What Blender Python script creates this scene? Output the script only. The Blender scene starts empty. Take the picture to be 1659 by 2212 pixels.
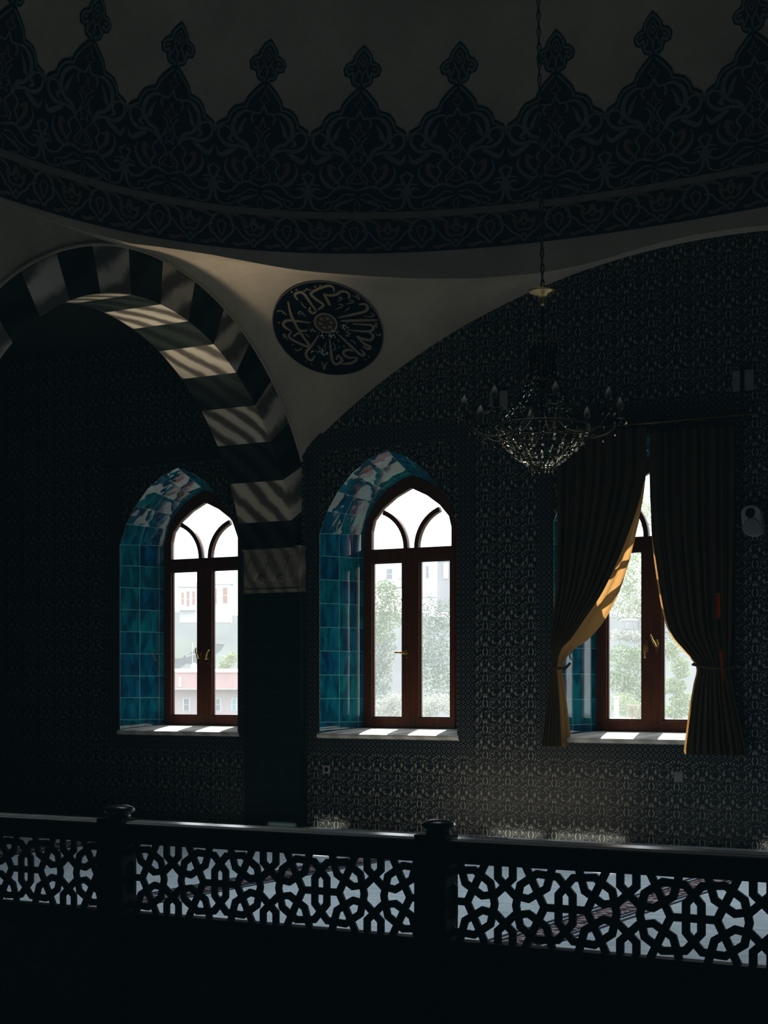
import bpy, bmesh, math, random
from mathutils import Vector, Matrix
from mathutils.geometry import tessellate_polygon
random.seed(7)
sc = bpy.context.scene
COL = sc.collection
PI = math.pi
U = 0.005                      # metres per plan unit
EYE = 1.5                      # eye height above the floor
# ---------------------------------------------------------------- plan coordinates
# s runs along the window wall, t away from it into the hall, z up from eye level
F, CX, HY = 3500.0, 829.5, 1485.0
ANG = math.radians(29.931)
CA, SA = math.cos(ANG), math.sin(ANG)
CS, CT = 1901.5, 2943.9        # the camera in plan

def P(s, t, z): return Vector((s*U, -t*U, z*U + EYE))

def ray(x, y):
    k = (x-CX)/F
    return k*CA - SA, -k*SA - CA, (HY-y)/F

def on_t(x, y, t):
    ds, dt, dz = ray(x, y); k = (t-CT)/dt
    return CS+k*ds, k*dz

def at(x, y, d):
    ds, dt, dz = ray(x, y)
    return CS+d*ds, CT+d*dt, d*dz

# ---------------------------------------------------------------- object helpers
WL = {}

def tag(o, label=None, cat=None, group=None, kind=None):
    if label: o['label'] = label
    if cat: o['category'] = cat
    if group: o['group'] = group
    if kind: o['kind'] = kind
    return o

def empty(name, loc, parent=None):
    o = bpy.data.objects.new(name, None); COL.objects.link(o)
    o.empty_display_size = 0.05
    base = Vector((0, 0, 0))
    if parent: o.parent = parent; base = WL[parent]
    o.location = loc-base; WL[o] = Vector(loc)
    return o

def thing(name, label, cat, loc, group=None): return tag(empty(name, loc), label, cat, group)
def struct(name, loc=Vector((0, 0, 0))): return tag(empty(name, loc), kind='structure')

class MB:
    def __init__(s): s.v = []; s.f = []; s.m = []; s.uv = {}
    def add(s, vs, fs, mi=0, uvs=None):
        b = len(s.v); s.v += [Vector(q) for q in vs]
        for i, f in enumerate(fs):
            if uvs: s.uv[len(s.f)] = uvs[i]
            s.f.append([b+j for j in f]); s.m.append(mi)
    def quad(s, a, b, c, d, mi=0, uv=None): s.add([a, b, c, d], [(0, 1, 2, 3)], mi, [uv] if uv else None)
    def hexa(s, lo, hi, mi=0):            # two matching loops of n points
        n = len(lo)
        s.add(list(lo)+list(hi), [tuple(range(n-1, -1, -1)), tuple(range(n, 2*n))]+[(i, (i+1) % n, n+(i+1) % n, n+i) for i in range(n)], mi)
    def pbox(s, s0, s1, t0, t1, z0, z1, mi=0):
        s.hexa([P(s0, t0, z0), P(s0, t1, z0), P(s1, t1, z0), P(s1, t0, z0)], [P(s0, t0, z1), P(s0, t1, z1), P(s1, t1, z1), P(s1, t0, z1)], mi)
    def plate(s, outer, holes, t0, t1, mi=0, sides=True, mp=None):
        """flat plate in the (s,z) plane with holes, between depths t0 and t1"""
        mp = mp or P
        loops = [outer]+list(holes)
        tri = tessellate_polygon([[Vector((a, b, 0)) for a, b in l] for l in loops])
        pts = [q for l in loops for q in l]
        s.add([mp(a, t1, b) for a, b in pts], [tuple(t) for t in tri], mi)
        if sides:
            s.add([mp(a, t0, b) for a, b in pts], [tuple(t) for t in tri], mi)
            for l in loops:
                n = len(l)
                s.add([mp(a, t0, b) for a, b in l]+[mp(a, t1, b) for a, b in l], [(i, (i+1) % n, n+(i+1) % n, n+i) for i in range(n)], mi)
    def tube(s, pts, r, n=8, mi=0, cap=True):
        pts = [Vector(p) for p in pts]; k = len(pts); rings = []
        prev = None
        for i, p in enumerate(pts):
            d = (pts[min(i+1, k-1)]-pts[max(i-1, 0)]).normalized()
            a = Vector((0, 0, 1)) if abs(d.z) < .9 else Vector((1, 0, 0))
            if prev is not None: a = prev
            x = (a-d*a.dot(d)).normalized(); y = d.cross(x); prev = x
            rr = r[i] if isinstance(r, (list, tuple)) else r
            rings.append([p+x*rr*math.cos(2*PI*j/n)+y*rr*math.sin(2*PI*j/n) for j in range(n)])
        s.grid(rings, True, mi)
        if cap:
            s.add(rings[0], [tuple(range(n-1, -1, -1))], mi); s.add(rings[-1], [tuple(range(n))], mi)
    def grid(s, rows, wrap=False, mi=0, uv=None):
        n = len(rows[0]); b = []
        for r in rows: b += r
        fs = []; uvs = []
        for i in range(len(rows)-1):
            for j in range(n if wrap else n-1):
                k = (j+1) % n
                fs.append((i*n+j, i*n+k, (i+1)*n+k, (i+1)*n+j))
                if uv: uvs.append([uv[i][j], uv[i][k], uv[i+1][k], uv[i+1][j]])
        s.add(b, fs, mi, uvs if uv else None)
    def lathe(s, prof, c, n=24, mi=0, axis=Vector((0, 0, 1))):
        axis = Vector(axis).normalized()
        a = Vector((1, 0, 0)) if abs(axis.x) < .8 else Vector((0, 1, 0))
        x = (a-axis*a.dot(axis)).normalized(); y = axis.cross(x); c = Vector(c)
        s.grid([[c+axis*h+(x*math.cos(2*PI*j/n)+y*math.sin(2*PI*j/n))*r for j in range(n)] for r, h in prof], True, mi)
        if prof[0][0] > 1e-5: s.add([c+axis*prof[0][1]+(x*math.cos(2*PI*j/n)+y*math.sin(2*PI*j/n))*prof[0][0] for j in range(n)], [tuple(range(n-1, -1, -1))], mi)
        if prof[-1][0] > 1e-5: s.add([c+axis*prof[-1][1]+(x*math.cos(2*PI*j/n)+y*math.sin(2*PI*j/n))*prof[-1][0] for j in range(n)], [tuple(range(n))], mi)
    def gem(s, c, r, h, mi=0, n=6):
        c = Vector(c); a0 = random.random()*6
        r2 = [c+Vector((math.cos(a0+2*PI*j/n)*r, math.sin(a0+2*PI*j/n)*r, 0)) for j in range(n)]
        vs = r2+[c+Vector((0, 0, h*.55)), c-Vector((0, 0, h))]
        s.add(vs, [(j, (j+1) % n, n) for j in range(n)]+[((j+1) % n, j, n+1) for j in range(n)], mi)
    def build(s, name, mats, parent=None, smooth=False, weld=False):
        if not isinstance(mats, (list, tuple)): mats = [mats]
        base = WL[parent] if parent else Vector((0, 0, 0))
        me = bpy.data.meshes.new(name)
        me.from_pydata([(v-base)[:] for v in s.v], [], s.f)
        for m in mats: me.materials.append(m)
        me.polygons.foreach_set('material_index', s.m)
        if s.uv:
            l = me.uv_layers.new(name='UVMap')
            for i, p in enumerate(me.polygons):
                if i in s.uv:
                    for q, li in zip(s.uv[i], p.loop_indices): l.data[li].uv = q
        bm = bmesh.new(); bm.from_mesh(me)
        if weld: bmesh.ops.remove_doubles(bm, verts=bm.verts, dist=1e-5)
        bmesh.ops.recalc_face_normals(bm, faces=bm.faces)
        bm.to_mesh(me); bm.free()
        if smooth: me.polygons.foreach_set('use_smooth', [True]*len(me.polygons))
        o = bpy.data.objects.new(name, me); COL.objects.link(o)
        if parent: o.parent = parent
        WL[o] = Vector(base)
        return o

def dup(o, shift, label=None, parent=None):
    """a copy of a thing with its parts and their sub-parts"""
    c = o.copy(); COL.objects.link(c); c.parent = parent
    if parent is None: c.location = o.location+shift
    if label: c['label'] = label
    for ch in list(o.children): dup(ch, shift, None, c)
    return c

def catmull(pts, n=6, closed=False):
    out = []; k = len(pts)
    g = (lambda i: pts[i % k]) if closed else (lambda i: pts[max(0, min(k-1, i))])
    for i in range(k if closed else k-1):
        p0, p1, p2, p3 = g(i-1), g(i), g(i+1), g(i+2)
        for j in range(n):
            t = j/n
            out.append(tuple(.5*((2*b)+(c-a)*t+(2*a-5*b+4*c-d)*t*t+(3*b-a-3*c+d)*t**3) for a, b, c, d in zip(p0, p1, p2, p3)))
    if not closed: out.append(tuple(pts[-1]))
    return out

def ribbon2d(pts, w, closed=False):
    """left and right offset lines of a 2-D polyline, mitred; w a number or one per point"""
    n = len(pts); L = []; R = []
    for i in range(n):
        if closed: a, b, c = pts[i-1], pts[i], pts[(i+1) % n]
        else: a, b, c = pts[max(i-1, 0)], pts[i], pts[min(i+1, n-1)]
        d1 = Vector((b[0]-a[0], b[1]-a[1])); d2 = Vector((c[0]-b[0], c[1]-b[1]))
        if d1.length < 1e-9: d1 = d2
        if d2.length < 1e-9: d2 = d1
        d1.normalize(); d2.normalize()
        m = d1+d2
        if m.length < 1e-6: m = d1
        m.normalize(); nn = Vector((-m.y, m.x)); cs = max(.45, abs(nn.dot(Vector((-d1.y, d1.x)))))
        ww = (w[i] if isinstance(w, (list, tuple)) else w)*.5/cs
        L.append((b[0]+nn.x*ww, b[1]+nn.y*ww)); R.append((b[0]-nn.x*ww, b[1]-nn.y*ww))
    return L, R

# ---------------------------------------------------------------- materials
class NT:
    def __init__(s, name):
        s.m = bpy.data.materials.new(name); s.m.use_nodes = True
        s.t = s.m.node_tree; s.t.nodes.clear()
        s.out = s.t.nodes.new('ShaderNodeOutputMaterial')
    def n(s, ty, **kw):
        nd = s.t.nodes.new(ty)
        for k, v in kw.items(): setattr(nd, k, v)
        return nd
    def l(s, a, b): s.t.links.new(a, b)
    def val(s, sock, v):
        if hasattr(v, 'is_output') or isinstance(v, bpy.types.NodeSocket): s.l(v, sock)
        else: sock.default_value = v
    def math(s, op, a, b=None, c=None):
        nd = s.n('ShaderNodeMath', operation=op); s.val(nd.inputs[0], a)
        if b is not None: s.val(nd.inputs[1], b)
        if c is not None: s.val(nd.inputs[2], c)
        return nd.outputs[0]
    def mix(s, f, a, b):
        nd = s.n('ShaderNodeMix', data_type='RGBA'); s.val(nd.inputs[0], f); s.val(nd.inputs[6], col(a)); s.val(nd.inputs[7], col(b))
        return nd.outputs[2]
    def ramp(s, f, lo, hi):
        nd = s.n('ShaderNodeMapRange', interpolation_type='SMOOTHSTEP'); s.val(nd.inputs[0], f); nd.inputs[1].default_value = lo; nd.inputs[2].default_value = hi
        return nd.outputs[0]
    def noise(s, vec, scale, detail=3, rough=.5, dist=0):
        nd = s.n('ShaderNodeTexNoise'); nd.inputs['Scale'].default_value = scale; nd.inputs['Detail'].default_value = detail
        nd.inputs['Roughness'].default_value = rough; nd.inputs['Distortion'].default_value = dist
        if vec is not None: s.l(vec, nd.inputs['Vector'])
        return nd.outputs['Fac']
    def obj(s): return s.n('ShaderNodeTexCoord').outputs['Object']
    def pos(s): return s.n('ShaderNodeNewGeometry').outputs['Position']
    def uvc(s): return s.n('ShaderNodeUVMap').outputs[0]
    def sep(s, v):
        nd = s.n('ShaderNodeSeparateXYZ'); s.l(v, nd.inputs[0]); return nd.outputs
    def comb(s, x, y, z=0.0):
        nd = s.n('ShaderNodeCombineXYZ')
        for i, q in enumerate((x, y, z)): s.val(nd.inputs[i], q)
        return nd.outputs[0]
    def pbsdf(s, color, rough=.6, metal=0., bump=None, spec=.5, bstr=.2, bdist=.01):
        b = s.n('ShaderNodeBsdfPrincipled'); s.val(b.inputs['Base Color'], col(color)); s.val(b.inputs['Roughness'], rough)
        b.inputs['Metallic'].default_value = metal; b.inputs['Specular IOR Level'].default_value = spec
        if bump is not None:
            k = s.n('ShaderNodeBump'); k.inputs['Strength'].default_value = bstr; k.inputs['Distance'].default_value = bdist
            s.l(bump, k.inputs['Height']); s.l(k.outputs[0], b.inputs['Normal'])
        return b.outputs[0]
    def done(s, sh): s.l(sh, s.out.inputs[0]); return s.m

def col(c):
    if isinstance(c, (tuple, list)) and len(c) == 3: return (*c, 1.0)
    return c

def simple(name, c, rough=.6, metal=0., spec=.4, nz=.25, scale=8.):
    t = NT(name); f = t.noise(t.obj(), scale, 4)
    d = tuple(x*(1-nz) for x in c); e = tuple(min(1, x*(1+nz)) for x in c)
    return t.done(t.pbsdf(t.mix(f, d, e), rough, metal, spec=spec))

M = {}
M['navy'] = simple('navy_paint', (.010, .016, .021), .75, spec=.15)
M['stroke'] = simple('grey_blue_paint', (.115, .130, .132), .8, spec=.15)
M['rust'] = simple('rust_paint', (.13, .085, .07), .8, spec=.15)
M['rust_dark'] = simple('dark_rust_paint', (.05, .03, .022), .85, spec=.1)
M['strip'] = simple('brown_grey_paint', (.17, .15, .13), .8, spec=.15)
M['brass'] = simple('brass', (.62, .42, .16), .28, 1.0)
M['brass_dark'] = simple('dark_brass', (.035, .026, .013), .5, 1.0)  # darker, rougher version of the brass
M['roundel'] = simple('roundel_navy', (.0025, .0045, .007), .9, spec=.03)
M['gold_leaf'] = simple('faded_gold_paint', (.17, .145, .085), .6, spec=.3)
M['white_flake'] = simple('bare_plaster', (.55, .54, .48), .8)
M['black_iron'] = simple('black_iron', (.006, .007, .008), .7, spec=.1)
M['balustrade'] = simple('dark_stained_wood', (.006, .007, .0065), .6, spec=.08)
M['rail_top'] = simple('polished_dark_wood', (.045, .045, .042), .25, spec=.7)
M['rail_highlight'] = simple('rail_top_highlight', (.78, .78, .74), .16, spec=.9)  # bright light along the rail top, put into a pale colour
M['white_plastic'] = simple('white_plastic', (.25, .26, .25), .5)
M['grey_mesh'] = simple('grey_speaker_mesh', (.16, .17, .17), .7, scale=60)
M['lamp_panel'] = simple('frosted_glass_panel', (.17, .17, .165), .6)
M['candle'] = simple('ivory_candle_tube', (.03, .027, .02), .5)
M['bulb'] = simple('pale_glass_bulb', (.09, .083, .07), .35, spec=.2)

def m_crystal(name, gc, f_):
    t = NT(name); g = t.n('ShaderNodeBsdfGlossy'); g.inputs[0].default_value = gc; g.inputs[1].default_value = .04
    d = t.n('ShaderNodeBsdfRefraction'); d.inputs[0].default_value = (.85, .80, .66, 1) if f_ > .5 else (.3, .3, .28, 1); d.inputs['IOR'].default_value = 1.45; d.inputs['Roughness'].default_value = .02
    x = t.n('ShaderNodeMixShader'); vo = t.n('ShaderNodeTexVoronoi'); t.l(t.pos(), vo.inputs['Vector']); vo.inputs['Scale'].default_value = 34.; vo.inputs['Randomness'].default_value = 1.
    sp_ = t.n('ShaderNodeSeparateColor'); t.l(vo.outputs['Color'], sp_.inputs[0])
    t.l(t.math('MULTIPLY', t.ramp(sp_.outputs[0], .45, .95), f_), x.inputs[0]); t.l(d.outputs[0], x.inputs[1]); t.l(g.outputs[0], x.inputs[2])
    return t.done(x.outputs[0])
M['crystal'] = m_crystal('crystal', (1, .90, .70, 1), .9)
M['crystal_shaded'] = m_crystal('shaded_crystal', (.35, .34, .30, 1), .25)  # shaded copy of the crystal, its dimness put into the colour

def m_plaster():
    t = NT('aged_plaster'); p = t.pos()
    a = t.noise(p, .9, 5, .6); b = t.noise(p, 14, 4)
    c = t.mix(t.ramp(a, .3, .7), (.30, .255, .195), (.42, .36, .285)); c = t.mix(t.math('MULTIPLY', b, .35), c, (.22, .19, .15))
    return t.done(t.pbsdf(c, .85, bump=b, spec=.15, bstr=.12))
M['plaster'] = m_plaster()

def m_walltile():
    t = NT('floral_wall_tile'); x, y, z = t.sep(t.pos())
    c = .253; fx = t.math('FRACT', t.math('DIVIDE', t.math('ADD', x, 50.03), c)); fz = t.math('FRACT', t.math('DIVIDE', t.math('ADD', z, 50.11), c*1.03))
    mx = t.math('ABSOLUTE', t.math('SUBTRACT', fx, .5)); cz = t.math('SUBTRACT', fz, .5)
    v = t.comb(mx, fz, 0)
    n1 = t.noise(v, 9.5, 1.5, .5, .9); n2 = t.noise(t.comb(fx, fz, 3.3), 15, 1, .5, .6)
    leaf = t.math('MAXIMUM', t.math('GREATER_THAN', n1, .60), t.math('GREATER_THAN', n2, .64))
    def disc(px, pz, r, asp=1.):
        dx = t.math('SUBTRACT', mx, px); dz = t.math('MULTIPLY', t.math('SUBTRACT', fz, pz), asp)
        return t.math('SQRT', t.math('ADD', t.math('POWER', dx, 2.), t.math('POWER', dz, 2.)))
    d1 = disc(0., .42, .0, .72); d2 = disc(.5, .93, .0); d3 = disc(.0, .93, 0)
    keep = t.math('MULTIPLY', t.math('GREATER_THAN', d1, .19), t.math('MULTIPLY', t.math('GREATER_THAN', d2, .13), t.math('GREATER_THAN', d3, .12)))
    leaf = t.math('MULTIPLY', leaf, keep)
    ring = t.math('MULTIPLY', t.math('GREATER_THAN', d1, .085), t.math('LESS_THAN', d1, .125)); ring = t.math('MULTIPLY', ring, t.math('GREATER_THAN', mx, .05))
    tri = t.math('LESS_THAN', t.math('ADD', t.math('MULTIPLY', t.math('ABSOLUTE', t.math('SUBTRACT', mx, .17)), 1.6), t.math('ABSOLUTE', t.math('SUBTRACT', fz, .93))), .09)
    bow = t.math('LESS_THAN', t.math('ABSOLUTE', t.math('SUBTRACT', fz, .70)), t.math('MULTIPLY', mx, .9)); bow = t.math('MULTIPLY', bow, t.math('LESS_THAN', mx, .09))
    f = t.math('MAXIMUM', t.math('MAXIMUM', leaf, ring), t.math('MAXIMUM', tri, bow))
    tone = t.noise(t.pos(), 2.2, 2)
    cream = t.mix(tone, (.20, .21, .17), (.31, .30, .225))
    base = t.mix(t.math('GREATER_THAN', t.noise(t.comb(fx, fz, 9.), 5, 1), .56), (.006, .010, .016), (.010, .026, .030))
    return t.done(t.pbsdf(t.mix(f, base, cream), .34, bump=f, spec=.22, bstr=.06))
M['walltile'] = m_walltile()

def m_bordertile():
    t = NT('small_border_tile'); x, y, z = t.sep(t.pos())
    c = .056; fx = t.math('FRACT', t.math('DIVIDE', t.math('ADD', x, 50.), c)); fz = t.math('FRACT', t.math('DIVIDE', t.math('ADD', z, 50.), c))
    mx = t.math('ABSOLUTE', t.math('SUBTRACT', fx, .5)); mz = t.math('ABSOLUTE', t.math('SUBTRACT', fz, .5))
    d = t.math('SQRT', t.math('ADD', t.math('POWER', mx, 2.), t.math('POWER', mz, 2.)))
    e = t.math('SQRT', t.math('ADD', t.math('POWER', t.math('SUBTRACT', mx, .5), 2.), t.math('POWER', t.math('SUBTRACT', mz, .5), 2.)))
    f = t.math('MAXIMUM', t.math('LESS_THAN', d, .13), t.math('MULTIPLY', t.math('GREATER_THAN', e, .19), t.math('LESS_THAN', e, .29)))
    n = t.noise(t.comb(mx, mz, 2.), 14, 1)
    f = t.math('MULTIPLY', f, t.math('GREATER_THAN', n, .43))
    return t.done(t.pbsdf(t.mix(f, (.006, .010, .016), (.20, .21, .18)), .34, spec=.22))
M['bordertile'] = m_bordertile()

def m_teal():
    t = NT('teal_glazed_tile'); uv = t.uvc(); u, v, _ = t.sep(uv)
    fu, fv = t.math('FRACT', u), t.math('FRACT', v)
    iu, iv = t.math('FLOOR', u), t.math('FLOOR', v)
    w = t.n('ShaderNodeTexWhiteNoise', noise_dimensions='2D'); t.l(t.comb(iu, iv), w.inputs['Vector']); r = w.outputs['Value']
    eu = t.math('MINIMUM', fu, t.math('SUBTRACT', 1., fu)); ev = t.math('MINIMUM', fv, t.math('SUBTRACT', 1., fv))
    g = t.math('LESS_THAN', t.math('MINIMUM', eu, ev), .014)
    inn = t.noise(t.comb(t.math('ADD', t.math('MULTIPLY', u, 1.6), t.math('MULTIPLY', r, 30.)), t.math('MULTIPLY', v, .6)), 1.5, 2, .5, .5)
    c1 = t.mix(r, (.001, .032, .095), (.0015, .072, .11)); c2 = t.mix(r, (.002, .11, .23), (.003, .20, .23))
    c = t.mix(t.ramp(inn, .35, .68), c1, c2)
    c = t.mix(g, c, (.12, .36, .36))
    wav = t.noise(t.comb(t.math('ADD', u, t.math('MULTIPLY', r, 9.)), v), 1.5, 1.5)
    w2 = t.n('ShaderNodeTexWhiteNoise', noise_dimensions='2D'); t.l(t.comb(t.math('ADD', iu, 7.3), iv), w2.inputs['Vector']); r2 = w2.outputs['Value']
    tilt = t.math('ADD', t.math('MULTIPLY', fu, t.math('SUBTRACT', r, .5)), t.math('MULTIPLY', fv, t.math('SUBTRACT', r2, .5)))
    h = t.math('ADD', t.math('MULTIPLY', wav, .5), t.math('MULTIPLY', tilt, 1.1))
    h = t.math('MULTIPLY', h, t.math('MULTIPLY_ADD', t.math('GREATER_THAN', v, 9.), .95, .05))
    return t.done(t.pbsdf(c, .03, bump=h, spec=.8, bstr=.6, bdist=.016))
M['teal'] = m_teal()

def m_marble(name, a, b, scale, axis=(1, 1, 1)):
    t = NT(name); mp = t.n('ShaderNodeMapping'); t.l(t.obj(), mp.inputs[0]); mp.inputs['Scale'].default_value = axis; mp.inputs['Rotation'].default_value = (.5, .3, .6)
    w = t.n('ShaderNodeTexWave'); t.l(mp.outputs[0], w.inputs[0]); w.inputs['Scale'].default_value = scale; w.inputs['Distortion'].default_value = 3.2; w.inputs['Detail'].default_value = 4; w.inputs['Detail Scale'].default_value = 1.3
    n = t.noise(mp.outputs[0], scale*2, 4)
    f = t.ramp(t.math('ADD', t.math('MULTIPLY', w.outputs['Fac'], .7), t.math('MULTIPLY', n, .4)), .25, .85)
    return t.done(t.pbsdf(t.mix(f, a, b), .6, spec=.06))
M['marble'] = m_marble('pale_streaked_marble', (.085, .078, .064), (.45, .415, .35), 1.5)
M['green_marble'] = m_marble('dark_green_marble', (.004, .007, .006), (.014, .022, .019), 1.3)
M['sill'] = m_marble('white_sill_marble', (.52, .50, .46), (.72, .70, .66), 1.5)

def m_wood():
    t = NT('varnished_brown_wood'); mp = t.n('ShaderNodeMapping'); t.l(t.obj(), mp.inputs[0]); mp.inputs['Scale'].default_value = (18, 18, 1.2)
    n = t.noise(mp.outputs[0], 1.6, 5, .6)
    return t.done(t.pbsdf(t.mix(n, (.036, .0095, .0036), (.125, .035, .012)), .40, spec=.2))
M['wood'] = m_wood()

def m_glass():
    t = NT('hazy_window_glass')
    tr = t.n('ShaderNodeBsdfTransparent'); tr.inputs[0].default_value = (.96, .98, .98, 1)
    df = t.n('ShaderNodeBsdfTranslucent'); df.inputs[0].default_value = (.9, .93, 1., 1)  # translucent share lays a glare haze over the view outside
    gl = t.n('ShaderNodeBsdfGlossy'); gl.inputs[1].default_value = .02
    n = t.noise(t.pos(), 3.5, 4)
    m1 = t.n('ShaderNodeMixShader'); t.l(t.math('MULTIPLY_ADD', n, .035, .028), m1.inputs[0]); t.l(tr.outputs[0], m1.inputs[1]); t.l(df.outputs[0], m1.inputs[2])
    m2 = t.n('ShaderNodeMixShader'); m2.inputs[0].default_value = .035; t.l(m1.outputs[0], m2.inputs[1]); t.l(gl.outputs[0], m2.inputs[2])
    return t.done(m2.outputs[0])
M['glass'] = m_glass()

def m_cloth(name, a, b_, k_, tc):
    t = NT(name); n = t.noise(t.obj(), 120, 2); k = t.noise(t.obj(), 3, 3)
    d = t.n('ShaderNodeBsdfDiffuse'); t.l(t.mix(k, a, b_), d.inputs[0])
    b = t.n('ShaderNodeBump'); b.inputs['Strength'].default_value = .15; b.inputs['Distance'].default_value = .003; t.l(n, b.inputs['Height']); t.l(b.outputs[0], d.inputs['Normal'])
    if not k_: return t.done(d.outputs[0])
    tl = t.n('ShaderNodeBsdfTranslucent'); tl.inputs[0].default_value = (*tc, 1)
    m = t.n('ShaderNodeMixShader'); m.inputs[0].default_value = k_; t.l(d.outputs[0], m.inputs[1]); t.l(tl.outputs[0], m.inputs[2])
    return t.done(m.outputs[0])
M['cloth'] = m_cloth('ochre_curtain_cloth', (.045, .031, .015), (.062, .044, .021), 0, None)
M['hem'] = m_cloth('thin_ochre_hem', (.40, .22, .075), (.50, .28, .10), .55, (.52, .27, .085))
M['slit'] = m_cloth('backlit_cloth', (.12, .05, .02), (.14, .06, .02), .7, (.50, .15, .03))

def m_carpet():
    t = NT('blue_grey_carpet'); p = t.pos(); x, y, z = t.sep(p)
    mp = t.n('ShaderNodeMapping'); t.l(p, mp.inputs[0]); mp.inputs['Scale'].default_value = (1.2, 9, 1)
    n = t.noise(mp.outputs[0], 3, 4); k = t.noise(p, 120, 2); big = t.noise(p, 1.1, 2)
    c = t.mix(t.ramp(n, .3, .7), (.27, .33, .37), (.50, .55, .57)); c = t.mix(t.math('MULTIPLY', big, .5), c, (.33, .36, .41))
    return t.done(t.pbsdf(c, .95, bump=k, spec=.05, bstr=.3, bdist=.01))
M['carpet'] = m_carpet()

def m_carpet_border():
    t = NT('patterned_carpet_border'); x, y, z = t.sep(t.pos())
    fy = t.math('FRACT', t.math('DIVIDE', y, .34)); my = t.math('ABSOLUTE', t.math('SUBTRACT', fy, .5))
    n = t.noise(t.comb(t.math('MULTIPLY', x, 2.), my, 0), 7, 2)
    c = t.mix(t.math('GREATER_THAN', n, .52), (.03, .022, .035), (.36, .26, .26))
    return t.done(t.pbsdf(c, .95, spec=.05))
M['carpet_border'] = m_carpet_border()
M['carpet_line'] = simple('dark_carpet_line', (.03, .03, .045), .95, spec=.05)

def m_panelpaint():
    t = NT('painted_panel'); x, y, z = t.sep(t.obj())
    fx = t.math('FRACT', t.math('DIVIDE', x, .30)); mx = t.math('ABSOLUTE', t.math('SUBTRACT', fx, .5))
    n = t.noise(t.comb(mx, t.math('MULTIPLY', z, 3.3), 0), 8, 2, .5, 1.2)
    return t.done(t.pbsdf(t.mix(t.math('GREATER_THAN', n, .55), (.012, .016, .017), (.05, .058, .05)), .5, spec=.25))
M['panelpaint'] = m_panelpaint()
M['black'] = simple('dark_plaster', (.02, .021, .02), .9, spec=.05)  # near-black plaster for the bay ceiling, outer walls and roof

# outdoors
def m_leaf(name, a, b):
    t = NT(name); r = t.n('ShaderNodeNewGeometry').outputs['Random Per Island']
    d = t.n('ShaderNodeBsdfDiffuse'); c = t.mix(r, a, b); t.l(c, d.inputs[0]); tl = t.n('ShaderNodeBsdfTranslucent'); t.l(c, tl.inputs[0])
    m = t.n('ShaderNodeMixShader'); m.inputs[0].default_value = .06; t.l(d.outputs[0], m.inputs[1]); t.l(tl.outputs[0], m.inputs[2])
    return t.done(m.outputs[0])
M['leaf'] = m_leaf('green_leaves', (.10, .17, .065), (.25, .34, .15))
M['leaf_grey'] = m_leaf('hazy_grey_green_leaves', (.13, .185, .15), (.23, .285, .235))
M['leaf_pale'] = m_leaf('pale_green_leaves', (.19, .27, .12), (.43, .50, .30))
M['blossom'] = m_leaf('white_blossom', (.20, .24, .18), (.70, .70, .66))
M['bark'] = simple('grey_bark', (.16, .13, .10), .9)
M['ext_white'] = simple('white_render', (.70, .70, .72), .9, spec=.1, nz=.06, scale=.3)
M['ext_grey'] = simple('pale_grey_concrete', (.36, .36, .39), .9, spec=.1, nz=.12, scale=.3)
M['ext_pink'] = simple('pink_render', (.50, .33, .32), .9, spec=.1, nz=.12, scale=.2)
M['ext_pale_pink'] = simple('pale_pink_render', (.52, .44, .46), .9, spec=.1, nz=.08, scale=.2)
M['ext_glass'] = simple('dark_house_window', (.20, .23, .27), .3)
M['ext_cyan'] = simple('pale_turquoise_shutter', (.25, .45, .47), .6)
M['ext_wood'] = simple('brown_house_shutter', (.34, .20, .16), .7)
M['roof'] = simple('grey_roof_sheet', (.13, .13, .135), .8)
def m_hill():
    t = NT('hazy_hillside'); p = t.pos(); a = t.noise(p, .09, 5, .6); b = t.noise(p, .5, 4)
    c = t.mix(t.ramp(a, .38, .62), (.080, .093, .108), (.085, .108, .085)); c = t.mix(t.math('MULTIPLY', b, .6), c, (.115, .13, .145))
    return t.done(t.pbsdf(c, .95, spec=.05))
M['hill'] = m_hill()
M['ground'] = simple('garden_ground', (.075, .085, .055), .95, scale=.4)

# ================================================================ SETTING
FLOOR = -300.0
WCEN = (-327.0, 218.5, 765.0)         # three window axes, relative to the corner pier
HALF = 166.0
NICHE_R = [(166, -99), (166, -74.5), (166, -24), (166, 27), (166, 78.5), (166, 129.5), (166, 180.6), (166, 231.6), (166, 282.6), (166, 330), (147, 377), (121, 417), (86, 454), (45, 481), (0, 497)]
INNER_R = [(118, -99), (118, -74.5), (118, -24), (118, 27), (118, 78.5), (118, 129.5), (118, 180.6), (118, 231.6), (118, 282.6), (118, 334), (106, 372), (88, 402), (62, 427), (32, 444), (0, 455)]
WCEN = tuple(c-5 for c in WCEN)       # -332, 213.5, 760

def outline(right, c):
    l = [(-x, z) for x, z in reversed(right[:-1])]
    return [(c+x, z) for x, z in right+l]

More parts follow.
